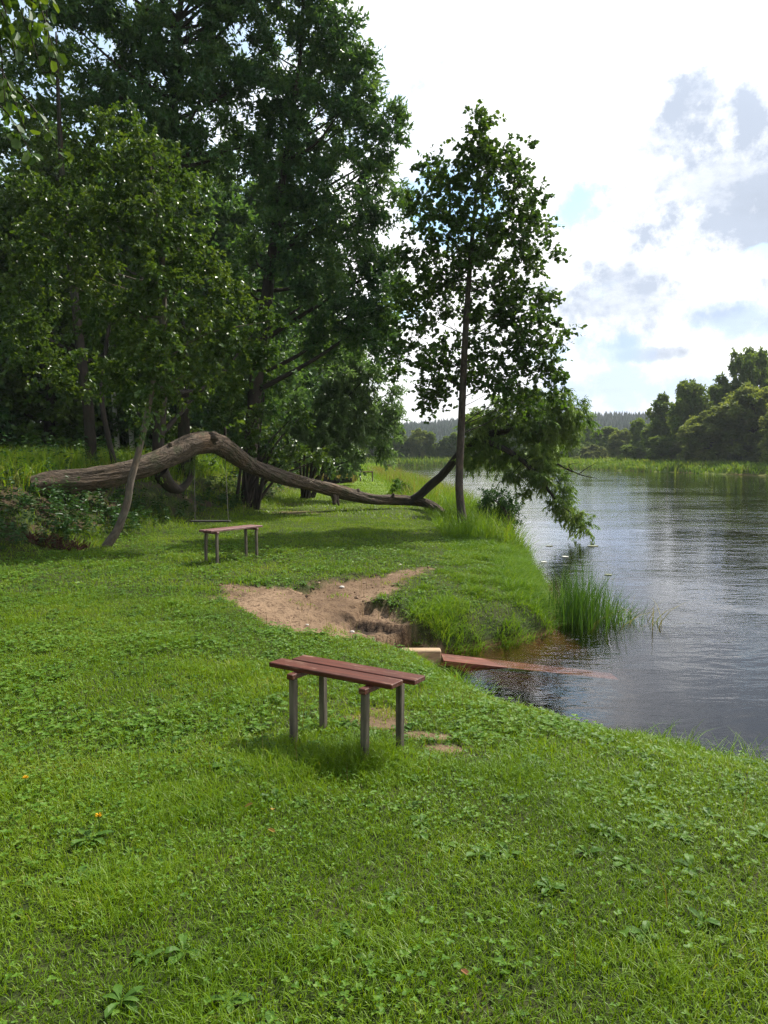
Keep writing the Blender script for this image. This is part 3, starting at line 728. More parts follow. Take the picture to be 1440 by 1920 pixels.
def reeds():
    root = empty('reed_clump', (2.6, 10.0, WATER), 'clump of upright green reeds standing in the water off the promontory', 'reeds')
    mb = MB(); n = 1500
    x = np.concatenate([rng.normal(2.66, .2, 560), rng.normal(3.0, .24, 200), rng.normal(3.45, .16, 70)]); y = np.concatenate([rng.normal(10.6, .28, 560), rng.normal(10.5, .24, 200), rng.normal(10.5, .18, 70)])
    k = sdist(x, y) < .1; x, y = x[k], y[k]; n = len(x)
    hgt = np.interp(x, [2.2, 2.66, 3.1, 3.6], [.85, 1.0, .75, .35]) * rng.uniform(.5, 1.1, n)
    blades(mb, x, y, np.full(n, WATER - .25), hgt + .1, rng.uniform(.008, .015, n), rng.uniform(.02, .5, n) + .9 * sst(2.95, 3.45, x) * rng.random(n), rng.normal(.3, 1.5, n), 4)
    mb.build('leaves', M['reed'], root)
    mb = MB(); m = 26; x = rng.uniform(2.45, 3.7, m); y = rng.normal(10.4, .22, m)
    blades(mb, x, y, np.full(m, WATER - .1), rng.uniform(.4, .8, m), .014, rng.uniform(.8, 1.6, m), rng.normal(0, 1.2, m), 4); mb.build('dead_leaves', M['drygrass'], root)
reeds()
def stones():
    for k, (px, py, s, lab) in enumerate([(641, 1098, .035, 'pale round pebble at the upper edge of the sandy patch'), (750, 1062, .03, 'white pebble on the narrow arm of sand'), (660, 1141, .03, 'small white stone in the middle of the sand'), (762, 1172, .03, 'pale stone at the grassy edge beside the sand'), (576, 1145, .02, 'tiny stone among sand and grass tufts')]):
        g = G(px, py, -.12); x, y = g[0], g[1]; z = hz(x, y)
        u = unit(70); bm_v = u * np.array([1, .8, .55]) * s * (1 + .2 * fbm(u[:, :1] * 2 + k, u[:, 1:2] * 2, 5))
        import bmesh
        bm = bmesh.new()
        for v in bm_v: bm.verts.new(v)
        bmesh.ops.convex_hull(bm, input=bm.verts)
        me = bpy.data.meshes.new('pebble'); bm.to_mesh(me); bm.free(); me.materials.append(M['stone'])
        o = bpy.data.objects.new('pebble', me); COL.objects.link(o); o.location = (x, y, z + s * .2)
        tag(o, lab, 'pebble', 'pebbles on the sand')
    leafs = [(512, 1491, .07, 'deadleaf', 'yellow fallen leaf in the grass below the near bench'), (516, 1535, .06, 'deadleaf', 'yellow leaf half sunk in grass, lower one of the pair'), (458, 1490, .08, 'palelf', 'pale curled dry leaf in the grass left of the yellow leaf'),
             (865, 1790, .06, 'brownleaf', 'brown dead leaf lying in the foreground lawn'), (1012, 1895, .05, 'brownleaf', 'small brown leaf at the bottom edge of the lawn'), (696, 1372, .04, 'deadleaf', 'yellow leaf on the bare soil under the near bench'), (850, 1280, .05, 'deadleaf', 'orange leaf at the water edge beyond the near bench')]
    for px, py, L, mt, lab in leafs:
        g = G(px, py, .04 if py > 1300 else -.3); z = hz(g[0], g[1]) + .05
        mb = MB(); leaves(mb, np.array([[0, 0, 0.]]), np.array([[rng.normal(), rng.normal(), .3]]), np.array([[.1, -.35, 1.]]), L * .65, L * .3, ROUND)
        o = mb.build('fallen_leaf', M['deadleaf'] if mt != 'brownleaf' else M['brownleaf']); o.location = (g[0], g[1], z); tag(o, lab, 'fallen leaf', 'fallen leaves in the grass')
    for px, py, lab in [(47, 1448, 'yellow dandelion flower near the left edge of the lawn'), (184, 1520, 'orange yellow flower beside the jagged pale leaf rosette')]:
        g = G(px, py, .06); z = hz(g[0], g[1])
        root = empty('dandelion', (g[0], g[1], z), lab, 'flower', 'yellow flowers in the lawn')
        mb = MB(); n = 40; a = rng.uniform(0, 6.28, n); dd = np.stack([np.cos(a), np.sin(a), rng.uniform(.1, 1.4, n)], -1)
        leaves(mb, np.tile(np.array([[g[0], g[1], z + .085]]), (n, 1)), dd, unit(n), .018, .006, DIAMOND); mb.build('petals', M['yellow'], root)
        mb = MB(); tube(mb, [(g[0], g[1], z, .0025), (g[0] + .004, g[1], z + .04, .0022), (g[0], g[1], z + .086, .002)], 5, 5); mb.build('stem', M['weed'], root)
    for px, py, s, lab in [(168, 1545, .16, 'large pale jagged leaf rosette left of the near bench'), (475, 1362, .14, 'silvery leaf rosette beside the near bench left posts'), (225, 1840, .13, 'round dock leaf plant in the bottom left grass'), (432, 1838, .12, 'pale curled dock leaf plant at the bottom of the lawn'), (700, 1350, .13, 'grey green rosette on the bare soil behind the near bench'), (800, 1380, .12, 'leafy rosette right of the near bench posts')]:
        g = G(px, py, .03); z = hz(g[0], g[1]); m = 9
        mb = MB(); a = np.arange(m) * 2.4 + rng.normal(0, .2, m); dd = np.stack([np.cos(a), np.sin(a), rng.uniform(.25, .9, m)], -1)
        broad(mb, np.tile(np.array([[g[0], g[1], z + .012]]), (m, 1)), dd, s * .62 * rng.uniform(.7, 1.15, m), .34, rng.uniform(.25, .8, m))
        tag(mb.build('weed_rosette', M['weed']), lab, 'weed plant', 'leaf rosettes in the lawn')
    for px, py, r, mt, lab in [(1030, 1024, .09, 'pad', 'dark floating leaf nearest the bush on the bank'), (1112, 1024, .13, 'pad', 'brown floating leaf cluster below the hanging willow'), (1060, 1044, .07, 'palepad', 'white floating leaf above the reeds'), (1141, 1078, .07, 'pad', 'olive floating leaf right of the reed tops'), (1020, 1054, .06, 'palepad', 'small pale floating leaf beside the grassy bank')]:
        g = G(px, py, WATER); mb = MB(); n = 14
        a = np.linspace(.25, 6.1, n); rr = r * (1 + rng.normal(0, .06, n))
        v = [(0, 0, .012)] + [(rr[i] * math.cos(a[i]), rr[i] * math.sin(a[i]) * .9, .008) for i in range(n)] + [(0, 0, .002)] + [(rr[i] * math.cos(a[i]), rr[i] * math.sin(a[i]) * .9, .001) for i in range(n)]
        f = [(0, i, i + 1) for i in range(1, n)] + [(n + 1, n + 2 + i, n + 1 + i) for i in range(1, n)]
        mb.add(v, f); mb.add(v, [(i, i + n + 1, i + n + 2, i + 1) for i in range(1, n)])
        o = mb.build('floating_leaf', M[mt]); o.location = (g[0], g[1], WATER + .004); tag(o, lab, 'floating leaf', 'leaves floating on the river')
stones()
# ------------------------------------------------------------------ trees
def px_path(rows):
    return [(*P(a, b, Y), r) for a, b, Y, r in rows]
def fallen_willow():
    rows = [(58, 914, 15.4, .2), (95, 908, 15.6, .23), (150, 902, 15.8, .22), (215, 890, 16.2, .21), (280, 871, 16.8, .215), (335, 846, 17.5, .245), (362, 833, 17.8, .24), (390, 829, 18.2, .235), (412, 835, 18.6, .23), (440, 853, 19.2, .215), (465, 870, 19.8, .2), (490, 881, 20.2, .19), (520, 892, 20.6, .2), (580, 908, 21.5, .18), (640, 923, 22.3, .185), (700, 936, 23, .155), (760, 938, 23.6, .145), (800, 944, 23.4, .13), (825, 958, 22.8, .12), (842, 976, 22.2, .07)]
    path = px_path(rows)
    root = empty('fallen_willow', (path[0][0], path[0][1], hz(path[0][0], path[0][1])), 'huge fallen willow with arched furrowed trunk lying across the lawn', 'tree')
    mb = MB(); tube(mb, path, 420, 64, .2, 3.4, seed=4); mb.build('trunk', M['willowbark'], root, True)
    mb = MB(); tube(mb, px_path([(388, 830, 18.2, .16), (396, 824, 18.1, .16), (404, 821, 18.0, .12), (410, 822, 18.0, .06)]), 14, 14, .3, 4, seed=8)
    tube(mb, px_path([(378, 830, 18.1, .17), (372, 819, 18.0, .12), (368, 816, 18, .05)]), 10, 12, .3, 4, seed=9); mb.build('burl', M['willowbark'], root, True)
    for rws in ([(622, 920, 22.1, .1), (627, 934, 22.0, .085), (626, 945, 21.9, .05)], [(632, 928, 22.1, .05), (634, 942, 22, .04), (636, 948, 22, .02)]):
        mb = MB(); tube(mb, px_path(rws), 12, 9, .35, 4, seed=2); mb.build('stub', M['willowbark'], root, True)
    mb = MB(); tube(mb, px_path([(668, 926, 22.6, .08), (671, 920, 22.6, .08), (673, 916, 22.6, .03)]), 8, 10, .3, 4, seed=5); mb.build('knot', M['willowbark'], root, True)
    mb = MB(); tube(mb, px_path([(300, 885, 17.0, .16), (318, 910, 17.3, .13), (335, 918, 17.6, .1), (352, 905, 17.8, .07), (360, 880, 18, .06), (362, 850, 18.1, .05)]), 20, 9, .2, 4, seed=6); mb.build('lower_branch', M['darkbark'], root, True)
    for kx, ky, kY, kr in ((250, 872, 16.6, .07), (318, 836, 17.2, .06), (455, 858, 19.4, .06), (545, 893, 21, .06), (735, 930, 23.3, .05)):
        mb = MB(); tube(mb, px_path([(kx, ky + 6, kY, kr), (kx + 2, ky - 2, kY - .05, kr * .95), (kx + 3, ky - 5, kY - .08, kr * .4)]), 8, 9, .4, 4, seed=kx); mb.build('knot', M['willowbark'], root, True)
    mb = MB(); foliage(mb, sub_blobs([lob(366, 872, 10, 22, 18), lob(352, 862, 8, 14, 17.8), (P(300, 880, 17.0), np.array([.15, .15, .2]))], 60, .12, .25), 6, 14, .1, .024, LANCE, .8, -.2); tag(mb.build('sprouts', M['willow'], root), kind='stuff')
    bpath = px_path([(768, 940, 23.6, .13), (785, 930, 23.5, .125), (805, 912, 23.4, .125), (832, 888, 23.2, .12), (858, 856, 22.8, .12), (890, 826, 22.4, .12), (930, 812, 22, .1), (970, 806, 21.6, .07), (1005, 812, 21.3, .05)])
    mb = MB(); tube(mb, bpath, 50, 12, .15, 3, seed=7)
    extra = [[(890, 826, 22.4, .09), (930, 835, 21.6, .08), (975, 860, 21, .07), (1010, 895, 20.6, .05), (1045, 940, 20.3, .03), (1090, 975, 20.1, .015)], [(930, 812, 22, .07), (985, 782, 21.8, .05), (1040, 765, 21.6, .03), (1080, 765, 21.5, .015)], [(970, 806, 21.6, .05), (1030, 800, 21.8, .035), (1080, 800, 22, .015)]]
    for e in extra: tube(mb, px_path(e), 24, 7, .1, 3, cap=False)
    lobes = [lob(*a) for a in [(905, 800, 45, 40, 22.2, .8), (955, 775, 55, 38, 22), (1015, 752, 45, 30, 21.8), (1060, 765, 40, 38, 21.7), (1085, 790, 18, 30, 21.6), (1000, 805, 55, 40, 21.5), (945, 845, 45, 32, 21.8), (1045, 820, 42, 35, 21.5), (1005, 858, 42, 38, 21), (1030, 900, 34, 40, 20.6), (1052, 942, 24, 30, 20.3), (1085, 965, 22, 20, 20.1), (1102, 982, 13, 12, 20.1), (895, 845, 30, 30, 22), (985, 915, 12, 20, 20.8), (970, 890, 20, 20, 21)]]
    sb = sub_blobs(lobes, 75, .2, .45)
    limbs(mb, bpath, sb, .3, .025, .2, paths=[bpath[4:]] + [px_path(e) for e in extra])
    mb.build('limb', M['darkbark'], root, True)
    mb = MB(); foliage(mb, sb, 9, 22, .125, .026, LANCE, .7, 0, None, .6, .5); mb.build('crown', M['willow'], root)
    mb = MB()
    tube(mb, px_path([(1045, 870, 20.8, .03), (1075, 885, 20.6, .022), (1095, 892, 20.5, .015), (1120, 897, 20.5, .006)]), 14, 6); tube(mb, px_path([(1085, 889, 20.6, .014), (1100, 878, 20.6, .01), (1118, 868, 20.6, .004)]), 8, 5)
    tube(mb, px_path([(1075, 885, 20.6, .014), (1066, 872, 20.7, .01), (1085, 868, 20.6, .004)]), 8, 5); mb.build('dead_branch', M['darkbark'], root, True)
    return path
fallen_willow()
def alder():
    path = px_path([(874, 1004, 18.0, 0.163), (869, 985, 18.0, 0.125), (864, 950, 18, 0.099), (861, 900, 18, 0.093), (864, 820, 18, 0.086), (868, 720, 18, 0.079), (873, 620, 18, 0.069), (881, 500, 18, 0.053), (891, 380, 18, 0.036), (899, 290, 18, 0.022), (906, 205, 18, 0.007)])
    root = empty('alder_tree', (path[0][0], path[0][1], hz(path[0][0], path[0][1])), 'slender alder with round dark leaves on the bank edge by the river', 'tree')
    mb = MB(); tube(mb, path, 70, 14, .09, 3, seed=3)
    L = [(906, 228, 18, 30), (897, 265, 32, 32), (925, 270, 28, 28), (895, 315, 42, 32), (945, 320, 35, 28), (975, 290, 18, 26), (805, 325, 22, 32), (830, 345, 22, 28), (880, 365, 55, 36), (950, 375, 42, 32), (1000, 372, 26, 24), (790, 395, 32, 40), (830, 410, 38, 32), (900, 430, 62, 40), (975, 430, 50, 36), (1015, 420, 16, 26), (780, 465, 36, 32), (850, 490, 60, 38), (940, 490, 62, 40), (1005, 490, 34, 32), (772, 530, 36, 32), (850, 555, 60, 30), (960, 560, 66, 36), (1020, 575, 34, 26), (765, 590, 34, 30), (810, 600, 30, 26), (905, 612, 42, 30), (985, 620, 60, 32), (1045, 625, 26, 13), (770, 645, 36, 30), (850, 660, 52, 32), (940, 670, 60, 34), (1020, 665, 40, 22), (775, 695, 34, 26), (850, 710, 46, 28), (930, 725, 52, 26), (1000, 710, 48, 26), (800, 735, 30, 20), (795, 760, 12, 14), (820, 752, 14, 12), (960, 750, 40, 22), (1030, 730, 24, 18)]
    lobes = [lob(a, b, c, d, 18 + rng.normal(0, .35), max(.35, (c + d) * .5 * 18 / F * 1.2)) for a, b, c, d in L]
    sb = sub_blobs(lobes, 62, .26, .55)
    limbs(mb, path, sb, .1, .018, .55)
    mb.build('trunk', M['alderbark'], root, True)
    mb = MB(); tw = MB(); foliage(mb, sb, 6, 9, .088, .08, ROUND, .25, .35, tw, .8, .3, .7)
    mb.build('crown', M['alder'], root); tag(tw.build('twigs', M['alderbark'], root), kind='stuff')
alder()
def leaning_tree():
    path = px_path([(198, 1030, 13.7, 0.104), (206, 1016, 13.7, 0.084), (222, 990, 13.7, 0.072), (238, 945, 13.75, 0.064), (246, 900, 13.8, 0.060), (258, 855, 13.9, 0.056), (272, 795, 14, 0.052), (285, 730, 14.1, 0.048), (296, 670, 14.2, 0.044), (308, 590, 14.4, 0.040), (305, 480, 14.6, 0.032), (290, 370, 14.8, 0.020), (275, 260, 15, 0.008)])
    root = empty('leaning_tree', (path[0][0], path[0][1], hz(path[0][0], path[0][1])), 'thin pale trunk curving up from the lawn across the fallen willow, with glossy leaves', 'tree')
    mb = MB(); tube(mb, path, 70, 12, .1, 3, seed=13)
    L = [(215, 235, 40, 45, 15), (190, 300, 60, 40, 15), (280, 300, 60, 50, 14.9), (330, 370, 55, 45, 14.8), (230, 390, 80, 55, 15), (120, 400, 70, 60, 15.5), (350, 440, 50, 45, 14.6), (270, 470, 80, 50, 14.7), (150, 500, 70, 60, 15.3), (370, 510, 45, 40, 14.5), (420, 555, 60, 35, 14.4), (490, 590, 45, 28, 14.3), (300, 560, 80, 45, 14.4), (200, 590, 70, 45, 14.8), (400, 625, 70, 40, 14.3), (470, 650, 50, 30, 14.2), (300, 650, 70, 40, 14.2), (490, 690, 35, 22, 14.2), (390, 690, 60, 32, 14.2), (230, 680, 60, 40, 14.5), (440, 715, 30, 18, 14.2), (285, 715, 40, 30, 14.2), (245, 745, 35, 25, 14.4), (330, 735, 40, 22, 14.3), (190, 720, 45, 30, 14.8), (300, 690, 34, 48, 13.3), (312, 600, 38, 50, 13.4), (302, 500, 38, 50, 13.6), (283, 748, 26, 26, 13.3), (290, 400, 34, 50, 13.9), (278, 300, 30, 50, 14.1), (110, 690, 60, 40, 15.2), (60, 470, 60, 60, 15.8), (60, 590, 60, 50, 15.8)]
    lobes = [lob(*a) for a in L]; sb = sub_blobs(lobes, 42, .25, .55)
    limbs(mb, path, sb, .12, .024, .4)
    mb.build('trunk', M['palebark'], root, True)
    mb = MB(); foliage(mb, sb, 7, 16, .085, .055, ROUND, .35, .1, None, .7, .4); mb.build('crown', M['broad'], root)
leaning_tree()
def forest_tree(name, lab, path, lobes, mt, bark, dens, rr, tw, per, L, W, tm, sides=12, lf=.08, r0=.09, droop=.4, group=None):
    p = px_path(path)
    root = empty(name, (p[0][0], p[0][1], hz(p[0][0], p[0][1])), lab, 'tree', group)
    z0 = hz(p[0][0], p[0][1]); p = [(p[0][0], p[0][1], min(z0, p[0][2]) - .2, p[0][3] * 1.2)] + p
    mb = MB(); tube(mb, p, 60, sides, .12, 3, seed=len(lobes))
    sb = sub_blobs([lob(*a) for a in lobes], dens, *rr); limbs(mb, p, sb, lf, r0, .6)
    mb.build('trunk', bark, root, True)
    mb = MB(); foliage(mb, sb, tw, per, L, W, tm, droop, .2, None, .8, .55, .6, .35); mb.build('crown', mt, root)
forest_tree('ash_tree', 'tall dark ash whose forked trunk rises behind the arch of the fallen willow', [(345, 850, 22.5, .18), (343, 700, 22.5, .16), (330, 500, 22.5, .15), (322, 300, 22.6, .12), (328, 120, 22.8, .11), (345, -60, 23, .06), (350, -220, 23, .02)],
    [(330, -120, 170, 120, 23), (150, -60, 120, 100, 22.5), (480, -60, 110, 100, 23), (120, 60, 80, 80, 22), (230, 60, 90, 70, 22.4), (350, 60, 90, 70, 23), (450, 90, 90, 70, 23.2), (160, 170, 80, 60, 22), (420, 190, 90, 60, 23), (520, 200, 60, 70, 23.4), (250, 200, 80, 60, 24), (430, 290, 80, 60, 23), (530, 320, 60, 70, 24), (340, 300, 70, 60, 24), (60, 160, 60, 80, 22), (300, 130, 60, 50, 22.4), (290, 220, 55, 50, 22.4), (360, 150, 45, 50, 22.4), (330, 230, 40, 60, 22.4), (400, 130, 50, 40, 22.6)],
    M['ash'], M['darkbark'], 14, (.4, .75), 15, 13, .17, .075, LANCE, droop=.12)
forest_tree('ash_tree', 'broad ash nearest the river with feathery foliage reaching to the lawn', [(470, 860, 23.2, .22), (480, 720, 23.2, .2), (500, 560, 23.2, .17), (520, 400, 23.2, .12), (545, 240, 23.2, .08), (565, 80, 23.2, .05), (570, -80, 23.2, .04)],
    [(560, -60, 90, 90, 23.22), (600, 40, 62, 60, 23.22), (655, 90, 50, 45, 23.05), (560, 120, 80, 70, 23.65), (640, 160, 70, 55, 23.22), (710, 200, 55, 42, 22.88), (600, 230, 90, 70, 23.22), (705, 265, 48, 35, 23.05), (660, 310, 75, 50, 22.79), (560, 340, 90, 70, 23.22), (715, 370, 48, 42, 22.79), (640, 410, 90, 60, 22.62), (700, 450, 55, 50, 22.70), (560, 470, 90, 70, 23.22), (680, 530, 68, 50, 22.53), (600, 560, 90, 60, 22.79), (700, 610, 52, 50, 22.53), (480, 520, 70, 70, 24.08), (520, 650, 80, 60, 24.08), (620, 640, 70, 40, 23.65), (725, 640, 38, 45, 22.8), (728, 560, 34, 45, 22.7), (680, 600, 50, 45, 22.8), (730, 500, 30, 40, 22.8), (470, 740, 80, 70, 24.08)],
    M['ash'], M['darkbark'], 15, (.4, .75), 15, 13, .17, .075, LANCE, droop=.12)
forest_tree('forest_tree', 'dark upright trunk rooted on the terrace behind the left end of the fallen willow', [(172, 875, 19.5, .15), (168, 800, 19.5, .13), (155, 690, 19.5, .12), (140, 560, 19.6, .1), (120, 380, 19.8, .08), (110, 200, 20, .05), (105, 60, 20, .02)],
    [(60, 120, 80, 70, 20.5), (60, 260, 80, 70, 20), (130, 330, 70, 60, 20.5), (30, 380, 70, 60, 20.5), (100, 460, 80, 60, 20.5), (20, 540, 60, 50, 20), (120, 600, 80, 50, 20.5), (40, 660, 70, 50, 20.5), (190, 660, 70, 45, 20), (110, 720, 70, 40, 21)],
    M['broad'], M['darkbark'], 13, (.35, .7), 11, 13, .1, .075, ROUND)
forest_tree('forest_tree', 'slim dark trunk leaning left beside the thicker terrace trunk', [(215, 872, 19.2, .075), (203, 820, 19.3, .07), (190, 740, 19.5, .06), (200, 640, 19.8, .05), (215, 540, 20, .02)],
    [(210, 560, 60, 50, 20), (170, 620, 50, 40, 20.2), (250, 640, 50, 40, 19.8)], M['broad'], M['darkbark'], 8, (.35, .6), 9, 12, .1, .07, ROUND, 9)
forest_tree('forest_tree', 'stout dark trunk standing just under the rise of the willow arch', [(296, 905, 20, .16), (298, 800, 20, .15), (305, 680, 20, .14), (300, 540, 20.3, .11), (290, 400, 20.6, .12), (285, 250, 21, .05)],
    [(250, 330, 80, 60, 21), (330, 470, 80, 60, 21.5), (230, 520, 80, 60, 21), (350, 600, 80, 50, 21.5), (250, 680, 80, 40, 22), (360, 720, 60, 35, 22), (420, 700, 50, 50, 22.5), (440, 620, 50, 50, 22.5), (310, 770, 50, 30, 22.5), (400, 780, 40, 30, 23)], M['broad'], M['darkbark'], 12, (.35, .7), 11, 13, .1, .075, ROUND)
# willow shrubs along the lawn's far edge
def shrub(name, lab, lobes, mt, base, L=.11, W=.028, tm=LANCE, dens=9, rr=(.3, .6), tw=9, per=18, stems=5, group=None, cat='shrub'):
    b = np.array(base); z = hz(b[0], b[1])
    root = empty(name, (b[0], b[1], z), lab, cat, group)
    sb = sub_blobs(lobes, dens, *rr); mb = MB()
    idx = rng.choice(len(sb[0]), min(len(sb[0]), stems * 3), False)
    for k in idx:
        c = sb[0][k]; s = b[:2] + rng.normal(0, .15, 2)
        mid = np.array([s[0] + (c[0] - s[0]) * .35, s[1] + (c[1] - s[1]) * .35, z + (c[2] - z) * .6])
        tube(mb, [(s[0], s[1], z - .1, .05), (*mid, .035), (*c, .01)], 8, 6, cap=False)
    mb.build('stem', M['darkbark'], root, True)
    mb = MB(); foliage(mb, sb, tw, per, L, W, tm, .4, .15, None, .7, .5); mb.build('crown', mt, root)
shrub('willow_shrub', 'grey green willow shrub right of the ash, overhanging the far lawn', [lob(*a) for a in [(640, 700, 60, 50, 27), (690, 720, 50, 45, 27), (640, 770, 70, 50, 27), (700, 775, 45, 45, 27.5), (600, 810, 60, 45, 26.5), (660, 830, 50, 35, 27), (710, 820, 28, 35, 28), (560, 790, 50, 50, 26.5), (730, 760, 22, 40, 28)]], M['shrub'], (-2.8, 28), .16, .06, LANCE, 16, (.35, .75), 14, 22)
shrub('leafy_shrub', 'low dark shrub under the ash crown behind the fallen trunk', [lob(*a) for a in [(520, 800, 60, 60, 22.7), (570, 850, 45, 35, 22.2), (610, 862, 40, 22, 23.7), (500, 850, 50, 35, 21.7), (450, 800, 50, 50, 22.2)]], M['broad'], (-3.9, 22.2), .12, .08, ROUND, 8, (.35, .6), 10, 12)
shrub('leafy_shrub', 'bright leaved shrub at the far end of the lawn beside the small bench', [lob(*a) for a in [(655, 865, 26, 20, 40), (640, 875, 18, 14, 39), (625, 855, 24, 24, 41)]], M['shrub'], (-2.9, 40), .16, .1, ROUND, 30, (.35, .6), 9, 12)
shrub('river_bush', 'small dark willow bush leaning over the water right of the alder', [lob(*a) for a in [(938, 950, 34, 26, 19.5), (912, 960, 24, 24, 19.3), (955, 968, 22, 20, 19.6), (930, 982, 30, 18, 19.5), (905, 985, 16, 14, 19.2), (925, 935, 20, 14, 19.4)]], M['nettle'], (2.9, 19.4), .1, .028, LANCE, 130, (.15, .3), 9, 14, cat='bush')
shrub('river_bush', 'green bush among the tall grass behind the willow trunk fork', [lob(*a) for a in [(750, 915, 16, 16, 32), (740, 925, 14, 10, 31.5), (762, 922, 12, 10, 32)]], M['clover'], (.7, 32), .1, .05, ROUND, 70, (.2, .4), 9, 12, cat='bush')
# birch trunks behind
for k, (a, b, c, d, lab) in enumerate([(222, 862, 205, 640, 'white birch trunk, left one of the pair behind the leaning tree'), (250, 858, 232, 650, 'white birch trunk, right one of the pair behind the leaning tree')]):
    Y = 31; forest_tree('birch_tree', lab, [(a, b, Y, .11), ((a * 2 + c) / 3, (2 * b + d) / 3, Y, .1), ((a + 2 * c) / 3, (b + 2 * d) / 3, Y, .09), (c, d, Y, .075), (c - 5, d - 160, Y, .04), (c, d - 260, Y, .02)], [(c, d - 120, 70, 70, Y), (c - 30, d - 40, 50, 50, Y), (c + 30, d - 200, 60, 60, Y), (c + 10, d - 20, 50, 40, Y + 1)], M['birchleaf'], M['birchbark'], 5, (.4, .8), 10, 14, .12, .09, DIAMOND, 10)
# overhanging birch close to the camera, outside the left edge
def near_birch():
    root = empty('birch_tree', (-3.6, 3.4, hz(-3.6, 3.4)), 'birch whose leafy twigs hang into the top left corner', 'tree')
    path = [(-3.6, 3.4, -.3, .16), (-3.58, 3.42, 1.5, .13), (-3.5, 3.45, 3.2, .11), (-3.55, 3.5, 5, .08), (-3.5, 3.5, 7.2, .03)]
    mb = MB(); tube(mb, path, 40, 14, .06, 3, seed=1); mb.build('trunk', M['birchbark'], root, True)
    mb = MB(); tips = []
    for sx, sy, sz, ex, ey, ez in ((-3.5, 3.45, 3.4, -1.75, 3.7, 4.0), (-3.5, 3.46, 3.9, -1.9, 3.9, 4.5), (-3.52, 3.48, 4.3, -1.7, 3.4, 4.4)):
        bb = MB(); tube(bb, [(sx, sy, sz, .03), ((sx + ex) / 2, (sy + ey) / 2, (sz + ez) / 2 + .35, .018), (ex, ey, ez, .006)], 12, 6); bb.build('branch', M['darkbark'], root, True)
    hang = [((-40, -60), (30, 110), 3.6), ((-20, -40), (75, 120), 3.7), ((20, -60), (105, 110), 3.8), ((-60, 60), (50, 250), 3.9), ((-40, 120), (125, 300), 4.0), ((-60, 170), (60, 290), 3.8), ((-30, -30), (10, 200), 3.6), ((40, -80), (60, 60), 3.7), ((-60, 0), (20, 60), 3.5), ((60, -90), (95, 140), 3.9)]
    lm = MB()
    for (a, b), (c, d), Y in hang:
        p0 = P(a, b, Y); p1 = P(c, d, Y); m = (p0 + p1) / 2 + np.array([.02, 0, .06])
        tube(mb, [(*p0, .006), (*m, .004), (*p1, .0015)], 10, 5)
        n = 26; t = rng.random(n); pos = np.where(t[:, None] < .5, p0 + (m - p0) * t[:, None] * 2, m + (p1 - m) * (t[:, None] * 2 - 1)) + rng.normal(0, .012, (n, 3))
        leaves(lm, pos, nrm(unit(n) * .8 + np.array([.1, 0, -.8])), unit(n), rng.uniform(.04, .065, n), rng.uniform(.032, .048, n), ROUND)
    sb = sub_blobs([(np.array([-3.4, 3.6, 5.6]), np.array([1.2, 1.2, 1.4])), (np.array([-2.6, 3.7, 4.9]), np.array([.7, .7, .5]))], 14, .2, .4)
    foliage(lm, sb, 6, 12, .055, .042, ROUND, .6, 0)
    limbs(mb, path, sb, .3, .02, .3)
    tag(mb.build('twigs', M['darkbark'], root, True), kind='stuff'); lm.build('crown', M['birchleaf'], root)
near_birch()
# ------------------------------------------------------------------ generic trees for the forest and far banks
def proto(name, H, lobes, mt, bark, dens, rr, tw, per, L, W, tm, tr=.25):
    root = empty(name, (0, 0, 0), name, 'tree')
    path = [(0, 0, -.4, tr * 1.3), (.05, .02, H * .15, tr), (-.1, .1, H * .4, tr * .7), (.1, 0, H * .7, tr * .4), (0, 0, H * .95, tr * .1)]
    mb = MB(); tube(mb, path, 24, 9, .1, 3)
    sb = sub_blobs([(np.array(c, float), np.array(r, float)) for c, r in lobes], dens, *rr)
    limbs(mb, path, sb, .25, tr * .3, .5, 4); mb.build('trunk', bark, root, True)
    mb = MB(); foliage(mb, sb, tw, per, L, W, tm, .3, .2, None, .8, .5); mb.build('crown', mt, root)
    return root
def rand_lobes(H, w, n, lo=.15, seed=0, taper=.6):
    r = np.random.default_rng(seed); out = []
    for k in range(n):
        u = (k + .5) / n; t = lo + (1 - lo) * u * .93; ww = w * (math.sin(math.pi * (.2 + .68 * u)) ** taper)
        a = k * 2.4 + r.uniform(-.6, .6); q = ww * r.uniform(.35, .8) * (1 if u < .93 else .2)
        s = ww * r.uniform(.3, .5) + .05 * H * .3
        out.append(((q * math.cos(a), q * math.sin(a), t * H), (s, s, s * r.uniform(.7, 1.0))))
    return out
